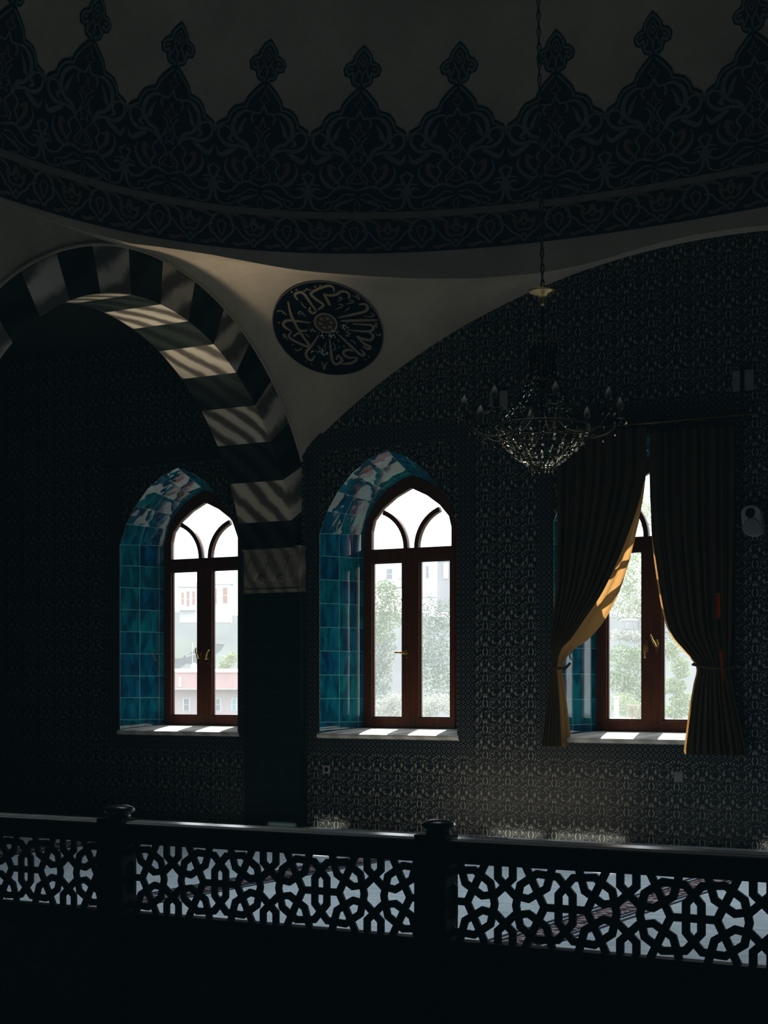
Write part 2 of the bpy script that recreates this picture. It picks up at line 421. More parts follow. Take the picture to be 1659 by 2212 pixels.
# ---- window wall
b = MB()
b.plate([(-1500, FLOOR), (2700, FLOOR), (2700, 1300), (-1500, 1300)], [outline(NICHE_R, c) for c in WCEN], -110, 0, sides=False)
wall = b.build('wall_back', M['walltile']); tag(wall, kind='structure')
for c in WCEN:
    b = MB(); w = 37; h = HALF
    for s0, s1, z0, z1 in ((-h-w, -h, -140, 545), (h, h+w, -140, 545), (-h, h, -140, -107), (-h, h, 505, 545)):
        b.pbox(c+s0, c+s1, 0, 1.2, z0, z1)
    b.build('tile_border', M['bordertile'], wall)
b = MB(); b.pbox(-1500, 2700, -130, -112, 560, 1300); b.pbox(-1500, 2700, -130, -112, FLOOR-20, -130)
for s0, s1 in ((-1500, WCEN[0]-HALF-20), (WCEN[0]+HALF+20, WCEN[1]-HALF-20), (WCEN[1]+HALF+20, WCEN[2]-HALF-20), (WCEN[2]+HALF+20, 2700)): b.pbox(s0, s1, -130, -112, -140, 560)
b.build('outer_skin', M['ext_white'], wall)

# ---- floor, far walls, roof
b = MB(); b.pbox(-1500, 2700, -110, 3600, FLOOR-30, FLOOR); tag(b.build('floor', M['carpet']), kind='structure')
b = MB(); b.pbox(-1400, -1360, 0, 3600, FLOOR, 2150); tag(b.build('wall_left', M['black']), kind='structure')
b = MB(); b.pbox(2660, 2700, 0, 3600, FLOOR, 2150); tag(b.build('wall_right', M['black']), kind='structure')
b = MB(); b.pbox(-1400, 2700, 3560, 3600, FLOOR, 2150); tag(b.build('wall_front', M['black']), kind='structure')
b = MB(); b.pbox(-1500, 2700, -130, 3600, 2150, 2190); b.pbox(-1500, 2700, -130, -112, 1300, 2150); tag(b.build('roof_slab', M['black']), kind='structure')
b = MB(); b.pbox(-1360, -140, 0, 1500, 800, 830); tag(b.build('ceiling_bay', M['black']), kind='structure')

# ---- carpet bands with woven borders, running from the window wall to the balustrade
for i, s0 in enumerate((-160, 466, 1089)):
    t = thing('carpet_border', ('dark and pink woven border strip across the carpet, left of the stone pier', 'dark and pink woven border strip across the carpet, seen through the middle lattice panel', 'dark and pink woven border strip across the carpet, seen through the right lattice panel')[i], 'carpet border', P(s0, 900, FLOOR), 'border strips across the carpet')
    b = MB(); b.pbox(s0-20, s0+20, 30, 1870, FLOOR, FLOOR+1.2); b.build('woven_band', M['carpet_border'], t)
    for d in (-40, -28, 25, 37):
        b = MB(); b.pbox(s0+d, s0+d+4.5, 30, 1870, FLOOR, FLOOR+1.2); b.build('edge_line', M['carpet_line'], t)

# ---- ring plan and dome
SC0, TC0, RA, RB, RN = 1046., 935., 1045., 900., 2.5
def ring(th):
    c, q = math.cos(th), math.sin(th)
    return SC0+RA*math.copysign(abs(c)**(2/RN), c), TC0+RB*math.copysign(abs(q)**(2/RN), q)
def zbase(s, t): return 842+.034*s-.028*t
NTH = 24000
TH0, TH1 = -PI*1.7, PI*.3
tab = []; acc = 0.; prev = None; L0 = 0.
for i in range(NTH+1):
    th = TH0+(TH1-TH0)*i/NTH; q = ring(th)
    if prev: acc += math.hypot(q[0]-prev[0], q[1]-prev[1])
    if th < -PI*1.2: L0 = acc
    tab.append((acc, q)); prev = q
tab = [(a-L0, q) for a, q in tab]
def ring_l(l):
    lo, hi = 0, NTH
    while hi-lo > 1:
        m = (lo+hi)//2
        if tab[m][0] < l: lo = m
        else: hi = m
    a, qa = tab[lo]; c, qc = tab[hi]; k = (l-a)/max(1e-9, c-a)
    return qa[0]+(qc[0]-qa[0])*k, qa[1]+(qc[1]-qa[1])*k
BAND, HD = 76.0, 1000.0
def dome(l, zr, off=0.):
    s, t = ring_l(l)
    k = math.sqrt(max(0., 1-(max(zr, 0)/HD)**2))
    r = math.hypot(s-SC0, t-TC0); k -= off/r
    return P(SC0+(s-SC0)*k, TC0+(t-TC0)*k, zbase(s, t)+BAND+zr)
LT = tab[-1][0]-tab[0][0]; LA = tab[0][0]
b = MB(); rows = []
prof = [i*1000/34 for i in range(34)]+[990., 999.9]
for zr in [-BAND, -BAND*.5]+prof:
    rows.append([dome(LA+LT*i/200, zr) for i in range(200)])
b.grid(rows, True)
ceil = b.build('ceiling_dome', M['plaster'], smooth=True); tag(ceil, kind='structure')

def ribbon_on(mb, mp, pts, w, mi=0, closed=False):
    L, R = ribbon2d(pts, w, closed)
    rows = [[mp(*q) for q in L], [mp(*q) for q in R]]
    if closed: rows = [r+[r[0]] for r in rows]
    mb.grid(rows, False, mi)

# -- painted crown of palmettes: silhouettes, outlines and scrolls lying on the dome
KU, KV = 194/690, .935*194/690
OUT = [(345, 560), (337, 595), (297, 620), (267, 635), (257, 675), (217, 725), (157, 745), (142, 750), (127, 795), (87, 845), (47, 885), (25, 905), (14, 925)]
FIN = [(14, 905), (45, 905), (70, 920), (80, 945), (90, 995), (122, 965), (140, 1025), (115, 1065), (77, 1080), (67, 1115), (37, 1155), (0, 1190)]
def outv(u):
    u = abs(u)
    for (u1, v1), (u0, v0) in zip(OUT, OUT[1:]):
        if u0 <= u <= u1: return v0+(v1-v0)*(u-u0)/(u1-u0)
    return 930
SCROLL = [  # (points, width, material) right half, mirrored
    ([(0, 745), (28, 690), (60, 690), (85, 655), (70, 620)], 12, 0),
    ([(70, 690), (140, 692), (200, 640), (216, 560), (172, 492), (120, 470), (90, 430), (82, 375)], [8, 18, 26, 26, 22, 24, 26, 5], 0),
    ([(85, 420), (160, 448), (250, 446), (312, 492), (320, 548), (285, 578), (237, 562), (220, 522), (242, 492), (205, 470)], [16, 18, 24, 18, 14, 12, 14, 18, 22, 6], 0),
    ([(180, 430), (230, 405), (300, 372), (336, 432)], [10, 30, 26, 4], 0),
    ([(120, 650), (150, 600), (170, 545), (140, 575)], [5, 18, 24, 4], 0),
    ([(150, 330), (195, 350), (190, 290), (150, 240), (175, 215)], [8, 26, 28, 14, 4], 1),
    ([(245, 355), (262, 300), (240, 245), (190, 200), (150, 195)], [6, 12, 22, 24, 4], 0),
    ([(95, 385), (130, 340), (105, 290), (135, 240), (120, 190)], 12, 0),
    ([(60, 560), (20, 500), (70, 400), (20, 330), (70, 260), (60, 215)], 10, 0),
    ([(0, 175), (40, 190), (100, 205), (160, 180), (210, 130), (280, 115), (320, 150), (300, 185), (255, 175)], [8, 14, 18, 14, 12, 14, 16, 18, 6], 0),
    ([(262, 205), (330, 215), (334, 140), (318, 60), (270, 30), (200, 40), (170, 80)], [6, 18, 22, 16, 12, 12, 6], 0),
    ([(12, 120), (60, 100), (110, 85), (160, 50), (120, 30), (60, 25)], [6, 16, 24, 14, 10, 5], 0),
    ([(20, 140), (80, 150), (150, 100), (220, 85), (230, 50)], 10, 0),
    ([(0, 20), (60, 12), (140, 18), (230, 12), (345, 14)], 8, 0),
    ([(345, 310), (330, 290), (305, 275), (318, 240), (335, 215), (345, 175)], [4, 14, 16, 14, 12, 8], 0),
]
LOOPS = [([(0, 100), (20, 60), (0, 18), (-20, 60)], 9, 0), ([(0, 330), (25, 270), (50, 240), (0, 225), (-50, 240), (-25, 270)], 12, 1),
         ([(0, 490), (14, 456), (44, 446), (22, 420), (30, 384), (0, 400), (-30, 384), (-22, 420), (-44, 446), (-14, 456)], 9, 0),
         ([(0, 660), (18, 600), (52, 590), (12, 560), (0, 520), (-12, 560), (-52, 590), (-18, 600)], 10, 1), ([(0, 845), (16, 800), (38, 790), (0, 755), (-38, 790), (-16, 800)], 9, 1)]
FINL = [([(14, 905), (20, 925), (40, 928), (60, 945), (68, 1000), (95, 985), (118, 1020), (98, 1050), (60, 1062), (50, 1105), (28, 1135), (0, 1160)], 13, 0),
        ([(0, 930), (0, 985), (30, 1010), (50, 960)], 9, 0), ([(0, 985), (34, 1040), (30, 1080), (0, 1125)], 10, 1), ([(70, 1030), (100, 1020)], 16, 1), ([(0, 1040), (14, 1062), (0, 1090)], 9, 0)]
b = MB(); KR = range(-5, 13)
for k in KR:
    lc = 730+194*(k+.5)
    def mp(u, v, o=1.2, lc=lc): return dome(lc+u*KU, v*KV, o)
    n = 44; cols = [-345+690*i/n for i in range(n+1)]
    rows = [[mp(u, outv(u)*f) for u in cols] for f in [j/9 for j in range(10)]]
    b.grid(rows, False, 0)
    fr = []
    for v in [905+i*(1190-905)/24 for i in range(25)]:
        us = []
        for (u0, v0), (u1, v1) in zip(FIN, FIN[1:]):
            if min(v0, v1) <= v <= max(v0, v1) and abs(v1-v0) > 1e-6: us.append(u0+(u1-u0)*(v-v0)/(v1-v0))
        m = max(us) if us else 1
        fr.append([mp(-m, v), mp(0, v), mp(m, v)])
    b.grid(fr, False, 0)
    mp2 = lambda u, v, mp=mp: mp(u, v, 2.6)
    for sg in (1, -1):
        line = [(sg*(u if u > 330 else max(u-14, 6)), v-(34 if u > 330 else 24)) for u, v in OUT[:-1]]
        ribbon_on(b, mp2, catmull(line, 3), 14, 1)
        for pts, w, mi in SCROLL+FINL:
            q = [(sg*x, y) for x, y in pts]
            if isinstance(w, list): q3 = catmull([(x, y, ww) for (x, y), ww in zip(q, w)], 5); ribbon_on(b, mp2, [(a, c) for a, c, _ in q3], [d*1.2 for _, _, d in q3], 1+mi)
            else: ribbon_on(b, mp2, catmull(q, 5), w*1.25, 1+mi)
    for pts, w, mi in LOOPS: ribbon_on(b, mp2, catmull(pts, 3, True), w, 1+mi, True)
b.build('palmette_frieze', [M['navy'], M['stroke'], M['rust']], ceil)
# -- border band under the crown
b = MB(); l0, l1 = 730+194*KR[0], 730+194*(KR[-1]+1); n = 260
def band(lo, hi, o, mi): b.grid([[dome(l0+(l1-l0)*i/n, z, o) for i in range(n+1)] for z in (lo, hi)], False, mi)
band(-BAND+.5, -8, 1.2, 0); band(-9, 4, 3.4, 3)
pitch = 66.7
MOT = {0: [([(0, 68), (16, 58), (24, 44), (22, 30), (10, 20), (0, 8)], 5, 1), ([(0, 52), (9, 44), (0, 22)], 4, 2), ([(12, 62), (22, 56)], 5, 1)],
       1: [([(0, 62), (7, 48), (14, 44), (21, 50), (16, 34), (8, 28), (0, 30)], 5, 2), ([(0, 52), (5, 44), (0, 36)], 3, 1), ([(0, 22), (7, 14), (14, 22)], 4, 1), ([(0, 6), (14, 20), (24, 26), (36, 40), (50, 44)], 4, 1)]}
for i in range(-14, 37):
    lc = 669+pitch*i
    if not l0 < lc < l1: continue
    mpb = lambda u, v, lc=lc: dome(lc+u, -BAND+v, 2.6)
    for sg in (1, -1):
        for pts, w, mi in MOT[(i+1) % 2]: ribbon_on(b, mpb, catmull([(sg*x, y) for x, y in pts], 4), w, mi)
    ribbon_on(b, mpb, catmull([(8, 66), (25, 66), (42, 60), (54, 50)], 4), [2, 7, 8, 8, 7, 7, 6, 6, 5, 5, 4, 3, 2][:13], 2)
    ribbon_on(b, mpb, catmull([(22, 10), (34, 8), (48, 12), (58, 10)], 4), [2, 4, 6, 7, 7, 6, 6, 6, 6, 5, 4, 3, 2][:13], 2)
b.build('border_band', [M['navy'], M['stroke'], M['rust'], M['strip']], ceil)

# ---- pendentive between the two arches
def zW(x):                              # arch on the window wall, x = s
    return -635+math.sqrt(max(0, 1480**2-(950-x)**2))
ARC_T, ARC_Z, R_OUT, R_IN = 535., 216., 597., 512.
T_END = 620.
def zA(x): return ARC_Z+math.sqrt(max(0, R_OUT**2-(ARC_T-x)**2))
thW = None
def ringpt(w):                          # w 0 at (950,..) to 1 at (..,535)
    return PEN[int(round(w*NP))]
NP = 72; NL = 40
la = lb = None
for a, q in tab:
    if q[0] < 1000 and q[1] < 935:
        if la is None and q[1] <= T_END: la = a
        if q[0] <= 950: lb = a
PEN = [ring_l(lb+(la-lb)*i/NP) for i in range(NP+1)]
ZT = [(0, 845), (.05, 843.5), (.1, 838), (.15, 828), (.2, 816), (.25, 807), (.3, 801.5), (.4, 797.5), (.5, 799.5), (.6, 803.6), (.7, 807), (.8, 814.5), (.85, 817), (.9, 816), (.95, 813), (1, 807.5)]
def ztop(w):
    for (a, za), (c, zc_) in zip(ZT, ZT[1:]):
        if a <= w <= c: return za+(zc_-za)*(w-a)/(c-a)
    return ZT[-1][1]
def pend(lam, w):
    s, t = ringpt(w); b0 = (1-w)**3; b1 = w**3
    s1 = s-PEN[-1][0]*b1; t1 = t-PEN[0][1]*b0
    z = (1-w)*zW(950*lam)+w*zA(T_END*lam)+(ztop(w)-(1-w)*845-w*zA(T_END))*lam**2
    return s1*lam, t1*lam, z
b = MB()
lams = [(i/NL)**1.6 for i in range(NL+1)]
b.grid([[P(*pend(la_, i/NP)) for i in range(NP+1)] for la_ in lams])
top = [pend(1, i/NP) for i in range(NP+1)]
b2 = MB()
b2.grid([[P(*q) for q in top], [P(PEN[i][0], PEN[i][1], top[i][2]) for i in range(NP+1)], [P(PEN[i][0], PEN[i][1], zbase(*PEN[i])+1) for i in range(NP+1)]])
# the crown of the wall arch and on to the right
fr = []; q0 = lb
rr = [ring_l(lb+(k/60)*700) for k in range(61)]
b2.grid([[P(q[0], 0, zW(min(q[0], 1880))) for q in rr], [P(q[0], q[1], zW(min(q[0], 1880))) for q in rr], [P(q[0], q[1], zbase(*q)+1) for q in rr]])
rr = [ring_l(la-(k/40)*520) for k in range(41)]; zt = top[NP][2]
b2.grid([[P(0, q[1], zt) for q in rr], [P(q[0], q[1], zt) for q in rr], [P(q[0], q[1], zbase(*q)+1) for q in rr]])
pen = b.build('pendentive_ceiling', M['plaster'], smooth=True); tag(pen, kind='structure')
b2.build('plain_frieze', M['plaster'], pen)

# ---- side wall above the stone arch (plane s = 0)
def PA(t, s, z): return P(s, t, z)
ext = [(max(0, ARC_T-R_OUT*math.cos(a)), ARC_Z+R_OUT*math.sin(a)) for a in [math.radians(27+143*i/60) for i in range(61)]]
poly = [(0, 900)]+ext+[(1300, 305), (1300, 900)]
b = MB(); b.plate([(t, z) for t, z in poly], [], -130, -.5, mp=PA)
b.pbox(-130, 0, 1130, 1300, FLOOR, 310)
side = b.build('wall_side', M['plaster']); tag(side, kind='structure')
# ---- stone arch
arch = struct('stone_arch', P(-65, ARC_T, ARC_Z))
edges = [90-4.7+9.9*k for k in range(-8, 10)]        # degrees, 0 = towards the window wall
edges = [e for e in edges if 8 < e < 175]; edges = [9.5]+edges+[170.5]
S0, S1 = -135., 2.
for i, (a0, a1) in enumerate(zip(edges, edges[1:])):
    if a1-a0 < 1.5: continue
    b = MB(); n = 6; lo = []; hi = []
    arc = [math.radians(a0+(a1-a0)*j/n) for j in range(n+1)]
    pts = [(ARC_T-R_IN*math.cos(a), ARC_Z+R_IN*math.sin(a)) for a in arc]+[(max(.5, ARC_T-R_OUT*math.cos(a)), ARC_Z+R_OUT*math.sin(a)) for a in reversed(arc)]
    b.hexa([P(S0, t, z) for t, z in pts], [P(S1, t, z) for t, z in pts])
    kk = round((a0-(90-4.7))/9.9)
    b.build('voussoir', M['marble'] if kk % 2 == 1 else M['green_marble'], arch)
b = MB(); arc = [math.radians(27+120*j/60) for j in range(61)]
b.tube([P(3, ARC_T-(R_OUT+1)*math.cos(a), ARC_Z+(R_OUT+1)*math.sin(a)) for a in arc], 3*U, 6)
b.build('arch_molding', M['plaster'], arch)
# ---- pier with its carved capital
pier = struct('pillar', P(-60, 12, FLOOR))
b = MB()
def uvface(p0, du, dv, nu, nv): b.quad(p0, p0+du, p0+du+dv, p0+dv, 0, [(0.1, .3), (nu+.1, .3), (nu+.1, nv+.3), (.1, nv+.3)])
z0, z1 = FLOOR, 205; hgt = Vector((0, 0, (z1-z0)*U))
uvface(P(-131, 24, z0), Vector((145*U, 0, 0)), hgt, 2.9, 10); uvface(P(14, 24, z0), Vector((0, 24*U, 0)), hgt, .48, 10)
uvface(P(-131, 0, z0), Vector((0, -24*U, 0)), hgt, .48, 10); b.quad(P(-131, 24, z1), P(14, 24, z1), P(14, 0, z1), P(-131, 0, z1))
t_ = NT('dark_teal_pier_tile'); uvv = t_.uvc(); u_, v_, _ = t_.sep(uvv); fu, fv = t_.math('FRACT', u_), t_.math('FRACT', v_)
g_ = t_.math('LESS_THAN', t_.math('MINIMUM', fu, fv), .025)
M['pier'] = t_.done(t_.pbsdf(t_.mix(g_, (.003, .014, .016), (.012, .042, .042)), .5, spec=.15))
b.build('tiled_shaft', M['pier'], pier)
b = MB(); b.pbox(-133, 11, 0, 25, 213, 296); b.pbox(-136, 13, 0, 28, 296, 305); b.pbox(-134, 13, 0, 27, 205, 213)
def leafpl(cs, ax):
    for (w, h, zc) in ((17, 52, 232),):
        o = [(0, h), (7, h*.8), (w*.8, h*.55), (w, h*.3), (w*.6, h*.12), (w*.5, 0), (-w*.5, 0), (-w*.6, h*.12), (-w, h*.3), (-w*.8, h*.55), (-7, h*.8)]
        if ax == 's': b.hexa([P(cs+x, 25, zc+y) for x, y in o], [P(cs+x*.8, 27.5, zc+y*.95+1) for x, y in o])
        else: b.hexa([P(11, cs+x*.5, zc+y) for x, y in o], [P(13.5, cs+x*.4, zc+y*.95+1) for x, y in o])
for cs in (-111, -61, -11): leafpl(cs, 's')
for cs in (7, 19): leafpl(cs, 't')
for cs in (-86, -36): b.lathe([(0, 0), (9, 1), (9, 2), (0, 4)] and [(.001, .0), (9*U, .0), (7*U, 2.5*U), (.001, 3*U)], P(cs, 25, 235), 12, 0, Vector((0, -1, 0)))
b.build('carved_capital', m_marble('grey_capital_stone', (.13, .12, .095), (.26, .235, .19), 2.0), pier)

# ================================================================ WINDOWS
GLT = -106.0
def arch_in(w, z0, top):               # opening with pointed head
    pts = [(w, z0), (w, 340), (w-6, 364), (w-28, 389), (w-59, 411), (0, top)]
    return pts
def window(idx, c, handles):
    w = struct('window_%d' % idx, P(c, -50, -97))
    # tiled reveal
    b = MB(); out = outline(NICHE_R, c); inn = outline(INNER_R, c); n = len(NICHE_R)
    left = [(-x, z) for x, z in NICHE_R]; linn = [(-x, z) for x, z in INNER_R]
    vrow = [0.55, 1.0]+[1.0+k for k in range(1, 14)]
    for sg, off in ((-1, 0), (1, 20)):
        for i in range(n-1):
            (x0, z0), (x1, z1) = NICHE_R[i], NICHE_R[i+1]; (a0, e0), (a1, e1) = INNER_R[i], INNER_R[i+1]
            A, B = P(c+sg*x0, 0, z0), P(c+sg*x1, 0, z1); C_, D = P(c+sg*a1, -108, e1), P(c+sg*a0, -108, e0)
            o = idx*40+off; v0, v1 = vrow[i]+.001, vrow[i+1]-.001
            K = 6; r0 = [A.lerp(D, k/K) for k in range(K+1)]; r1 = [B.lerp(C_, k/K) for k in range(K+1)]
            uv = [[(o+2.33*k/K, v0) for k in range(K+1)], [(o+2.33*k/K, v1) for k in range(K+1)]]
            b.grid([r0, r1], False, 0, uv)
    b.build('tiled_reveal', M['teal'], w)
    # sill
    b = MB(); pr = [(-104, -87.5, 124), (-60, -91.5, 146), (-22, -95, 162), (-2, -97.5, 168), (4, -99.5, 171), (6, -102, 171), (5, -107, 171), (0, -109, 171), (-104, -109, 124)]
    b.grid([[P(c-h_, t_, z_) for t_, z_, h_ in pr], [P(c+h_, t_, z_) for t_, z_, h_ in pr]])
    b.add([P(c-h_, t_, z_) for t_, z_, h_ in pr], [tuple(range(len(pr)))]); b.add([P(c+h_, t_, z_) for t_, z_, h_ in pr], [tuple(range(len(pr)))])
    b.build('window_sill', M['sill'], w)
    # frame
    fo = outline([(119, -97)]+INNER_R[9:], c); fi = [(108, -86), (108, 288), (98, 300), (98, 340), (92, 364), (70, 389), (39, 411), (0, 429)]
    b = MB(); b.plate(fo, [outline(fi, c)], -116, -104)
    fr = b.build('frame', M['wood'], w)
    b = MB(); b.pbox(c-108, c+108, -115, -101, 286, 300); b.build('transom', M['wood'], w)
    # fanlight bars
    b = MB()
    for sg in (1, -1):
        pts = [(c+sg*(-98+85*math.cos(a)), 300+85*math.sin(a)) for a in [math.radians(70)*j/12 for j in range(13)]]
        L, R = ribbon2d(pts, 10)
        b.hexa([P(x, -115, z) for x, z in L+R[::-1]], [P(x, -103, z) for x, z in L+R[::-1]])
    fan = b.build('fanlight_bars', M['wood'], w)
    b = MB(); b.plate(outline([(99, 299), (99, 340), (93, 365), (71, 390), (40, 412), (0, 430)], c), [], GLT-4, GLT-3.4); b.build('pane', M['glass'], fan)
    # two casements
    for k, sg in enumerate((-1, 1)):
        b = MB()
        o = [(c+sg*108, -88), (c+sg*.1, -88), (c+sg*.1, 286), (c+sg*108, 286)]
        hole = [(c+sg*96, -66), (c+sg*21, -66), (c+sg*21, 272), (c+sg*96, 272)]
        b.plate(o, [hole], -114, -101)
        h2 = [(c+sg*93, -63), (c+sg*24, -63), (c+sg*24, 269), (c+sg*93, 269)]
        b.plate(hole, [h2], -112, -106)
        sash = b.build('casement', M['wood'], w)
        b = MB(); b.plate([(c+sg*97, -67), (c+sg*20, -67), (c+sg*20, 273), (c+sg*97, 273)], [], GLT-4, GLT-3.4); b.build('pane', M['glass'], sash)
        if handles[k]:
            hx, hz, ang = handles[k]
            b = MB(); x = c+hx
            b.plate([(x-3, hz-13), (x+3, hz-13), (x+4, hz-9), (x+4, hz+9), (x+3, hz+13), (x-3, hz+13), (x-4, hz+9), (x-4, hz-9)], [], -101, -99)
            b.tube([P(x, -99, hz), P(x, -90, hz)], 2.2*U, 10)
            dx, dz = math.cos(ang), math.sin(ang)
            b.tube([P(x-dx*2, -90, hz-dz*2), P(x+dx*6, -89, hz+dz*6), P(x+dx*14, -86, hz+dz*14), P(x+dx*21, -87, hz+dz*21), P(x+dx*24, -90, hz+dz*24)], [2.2*U, 2.4*U, 1.9*U, 1.7*U, 1.3*U], 10)
            b.tube([P(x, -99, hz-9), P(x, -96, hz-9)], 1.6*U, 8)
            b.build('handle', M['brass'], sash)
    return w
window(1, WCEN[0], [(-11, 68, math.radians(100)), (11, 66, math.radians(62))])
window(2, WCEN[1], [(-9, 74, math.radians(176)), None])
window(3, WCEN[2], [(-10, 82, math.radians(-88)), (12, 82, math.radians(112))])

# ================================================================ CURTAINS on the right window
TC = 24.0
rod = thing('curtain_rod', 'thin metal curtain rod above the curtained right window', 'curtain rod', P(760, 30, 500))
b = MB(); b.tube([P(545, 30, 503), P(1010, 30, 503)], 3*U, 10); b.build('pole', M['brass_dark'], rod)
for s_ in (545, 1010):
    b = MB(); b.lathe([(.001, -.03), (.016, -.02), (.02, 0), (.012, .02), (.001, .03)], P(s_, 30, 503), 12, 0, Vector((1, 0, 0))); b.build('finial', M['brass_dark'], rod)
for s_ in (562, 990):
    b = MB(); b.pbox(s_-3, s_+3, 0, 31, 499, 507); b.build('bracket', M['brass_dark'], rod)
rod2 = thing('curtain_rod', 'thin bare curtain rod above the left window behind the arch', 'curtain rod', P(-300, 22, 507))
b = MB(); b.tube([P(-520, 22, 507), P(-140, 22, 507)], 2*U, 8); b.build('pole', M['black_iron'], rod2)
for s_ in (-505, -150):
    b = MB(); b.pbox(s_-2, s_+2, 0, 23, 504, 510); b.build('bracket', M['black_iron'], rod2)

def interp(tb, y):
    for (y0, x0), (y1, x1) in zip(tb, tb[1:]):
        if y0 <= y <= y1: return x0+(x1-x0)*(y-y0)/(y1-y0)
    return tb[-1][1] if y > tb[-1][0] else tb[0][1]
def smooth_tb(tb): return catmull(tb, 8)
def curtain(name, label, outer, inner, strip, ytie, ybot, flip):
    t = thing(name, label, 'curtain', P(560 if not flip else 960, TC, 500), 'ochre curtains of the right window')
    b = MB(); rows = []; edge = []; outer = smooth_tb(outer); inner = smooth_tb(inner); strip = smooth_tb(strip)
    yt = 917 if flip else 929; ys = [yt+(ybot-yt)*i/130 for i in range(131)]
    N = 110; NE = 10
    for y in ys:
        w_ = interp(strip, y); sg = 1 if not flip else -1
        so, z = on_t(interp(outer, y), y, TC); sf, _ = on_t(interp(inner, y)-w_*sg, y, TC+6)
        deep = TC+6-w_*1.85
        si, _ = on_t(interp(inner, y), y, deep)
        row = []
        squeeze = math.exp(-((y-ytie)/60.)**2)
        amp = 7.5*(1-.75*squeeze)
        for j in range(N+1):
            q = j/N; s_ = so+(sf-so)*q
            ph = q*2*PI*9
            lean = .35*math.sin(ph*.37+y*.004)
            tt = TC+(amp*math.sin(ph+lean+(y-922)*.0006)+2.5*math.sin(q*2*PI*23+.6)*(1-squeeze))*min(1, (1-q)*8)+6*squeeze*math.sin(q*PI)+6*q**8
            row.append(P(s_, tt, min(z, 497)))
        er = [row[-1]]
        if True:
            for j in range(1, NE+1):
                q = j/NE; er.append(P(sf+(si-sf)*q+3.2*math.sin(q*2*PI*1.8)*min(1, w_/24), TC+6+(deep-TC-6)*q, min(z, 497)))
        rows.append(row); edge.append(er)
    b.grid(rows)
    if flip:                                        # single-thickness slits near the outer edge let daylight through
        for fi, f in enumerate(b.f):
            i_, j_ = divmod(fi, N); y = ys[i_]
            so, _ = on_t(interp(outer, y), y, TC); xa = 1551.5 if y < 1360 else 1557+(y-1405)*.066
            sx = on_t(xa, y, TC)[0]; sm = b.v[f[0]].x/U
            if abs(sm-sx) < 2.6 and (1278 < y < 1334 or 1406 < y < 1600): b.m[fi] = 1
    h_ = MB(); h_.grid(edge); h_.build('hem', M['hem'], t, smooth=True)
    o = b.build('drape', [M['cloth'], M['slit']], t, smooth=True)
    md = o.modifiers.new('thick', 'SOLIDIFY'); md.thickness = .004
    return t
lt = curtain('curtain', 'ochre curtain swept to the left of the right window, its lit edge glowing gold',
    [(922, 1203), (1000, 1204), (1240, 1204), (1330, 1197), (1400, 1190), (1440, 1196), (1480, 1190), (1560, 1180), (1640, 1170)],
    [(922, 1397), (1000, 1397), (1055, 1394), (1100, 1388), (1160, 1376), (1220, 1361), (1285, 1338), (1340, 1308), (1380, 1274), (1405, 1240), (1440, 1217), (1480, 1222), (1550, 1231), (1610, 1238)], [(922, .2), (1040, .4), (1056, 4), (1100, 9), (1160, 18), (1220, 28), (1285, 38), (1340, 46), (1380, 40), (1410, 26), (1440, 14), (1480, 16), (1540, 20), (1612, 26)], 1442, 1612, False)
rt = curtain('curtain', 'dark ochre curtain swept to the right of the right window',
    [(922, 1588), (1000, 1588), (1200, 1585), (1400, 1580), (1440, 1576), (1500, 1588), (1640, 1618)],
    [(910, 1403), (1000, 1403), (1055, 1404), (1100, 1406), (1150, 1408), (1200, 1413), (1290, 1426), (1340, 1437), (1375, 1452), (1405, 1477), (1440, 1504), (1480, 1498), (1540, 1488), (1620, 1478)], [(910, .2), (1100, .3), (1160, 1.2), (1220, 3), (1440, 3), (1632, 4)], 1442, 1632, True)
for par, xa, xb in ((lt, 1184, 1220), (rt, 1500, 1582)):
    b = MB(); sa, za = on_t(xa, 1440, TC); sb, zb = on_t(xb, 1440, TC)
    b.tube([P(sa-2, 2, za+8), P(sa-3, TC, za+4), P((sa+sb)/2, TC+19, za-3), P(sb+3, TC+4, za-4), P(sb+1, 2, za+6)], 2.6*U, 8)
    b.build('tieback', M['cloth'], par, smooth=True)

# ================================================================ WALL FITTINGS
def wall_lamp(s0, z0, label):
    t = thing('wall_lamp', label, 'wall lamp', P(s0, 0, z0), 'wall lamps with two pale panels')
    b = MB(); b.pbox(s0-4, s0+4, 0, 13, z0-22, z0+24); b.build('back_bar', M['black_iron'], t)
    for sg in (-1, 1):
        b = MB(); b.hexa([P(s0+sg*4, 11, z0-19), P(s0+sg*20, 7, z0-19), P(s0+sg*20, 5, z0-19), P(s0+sg*4, 9, z0-19)], [P(s0+sg*4, 11, z0+19), P(s0+sg*20, 7, z0+19), P(s0+sg*20, 5, z0+19), P(s0+sg*4, 9, z0+19)])
        b.build('shade_panel', M['lamp_panel'], t)
wall_lamp(476, 576, 'two-panel wall lamp left of the chandelier, high on the tiled wall')
wall_lamp(979, 569, 'two-panel wall lamp at the far right, high on the tiled wall')

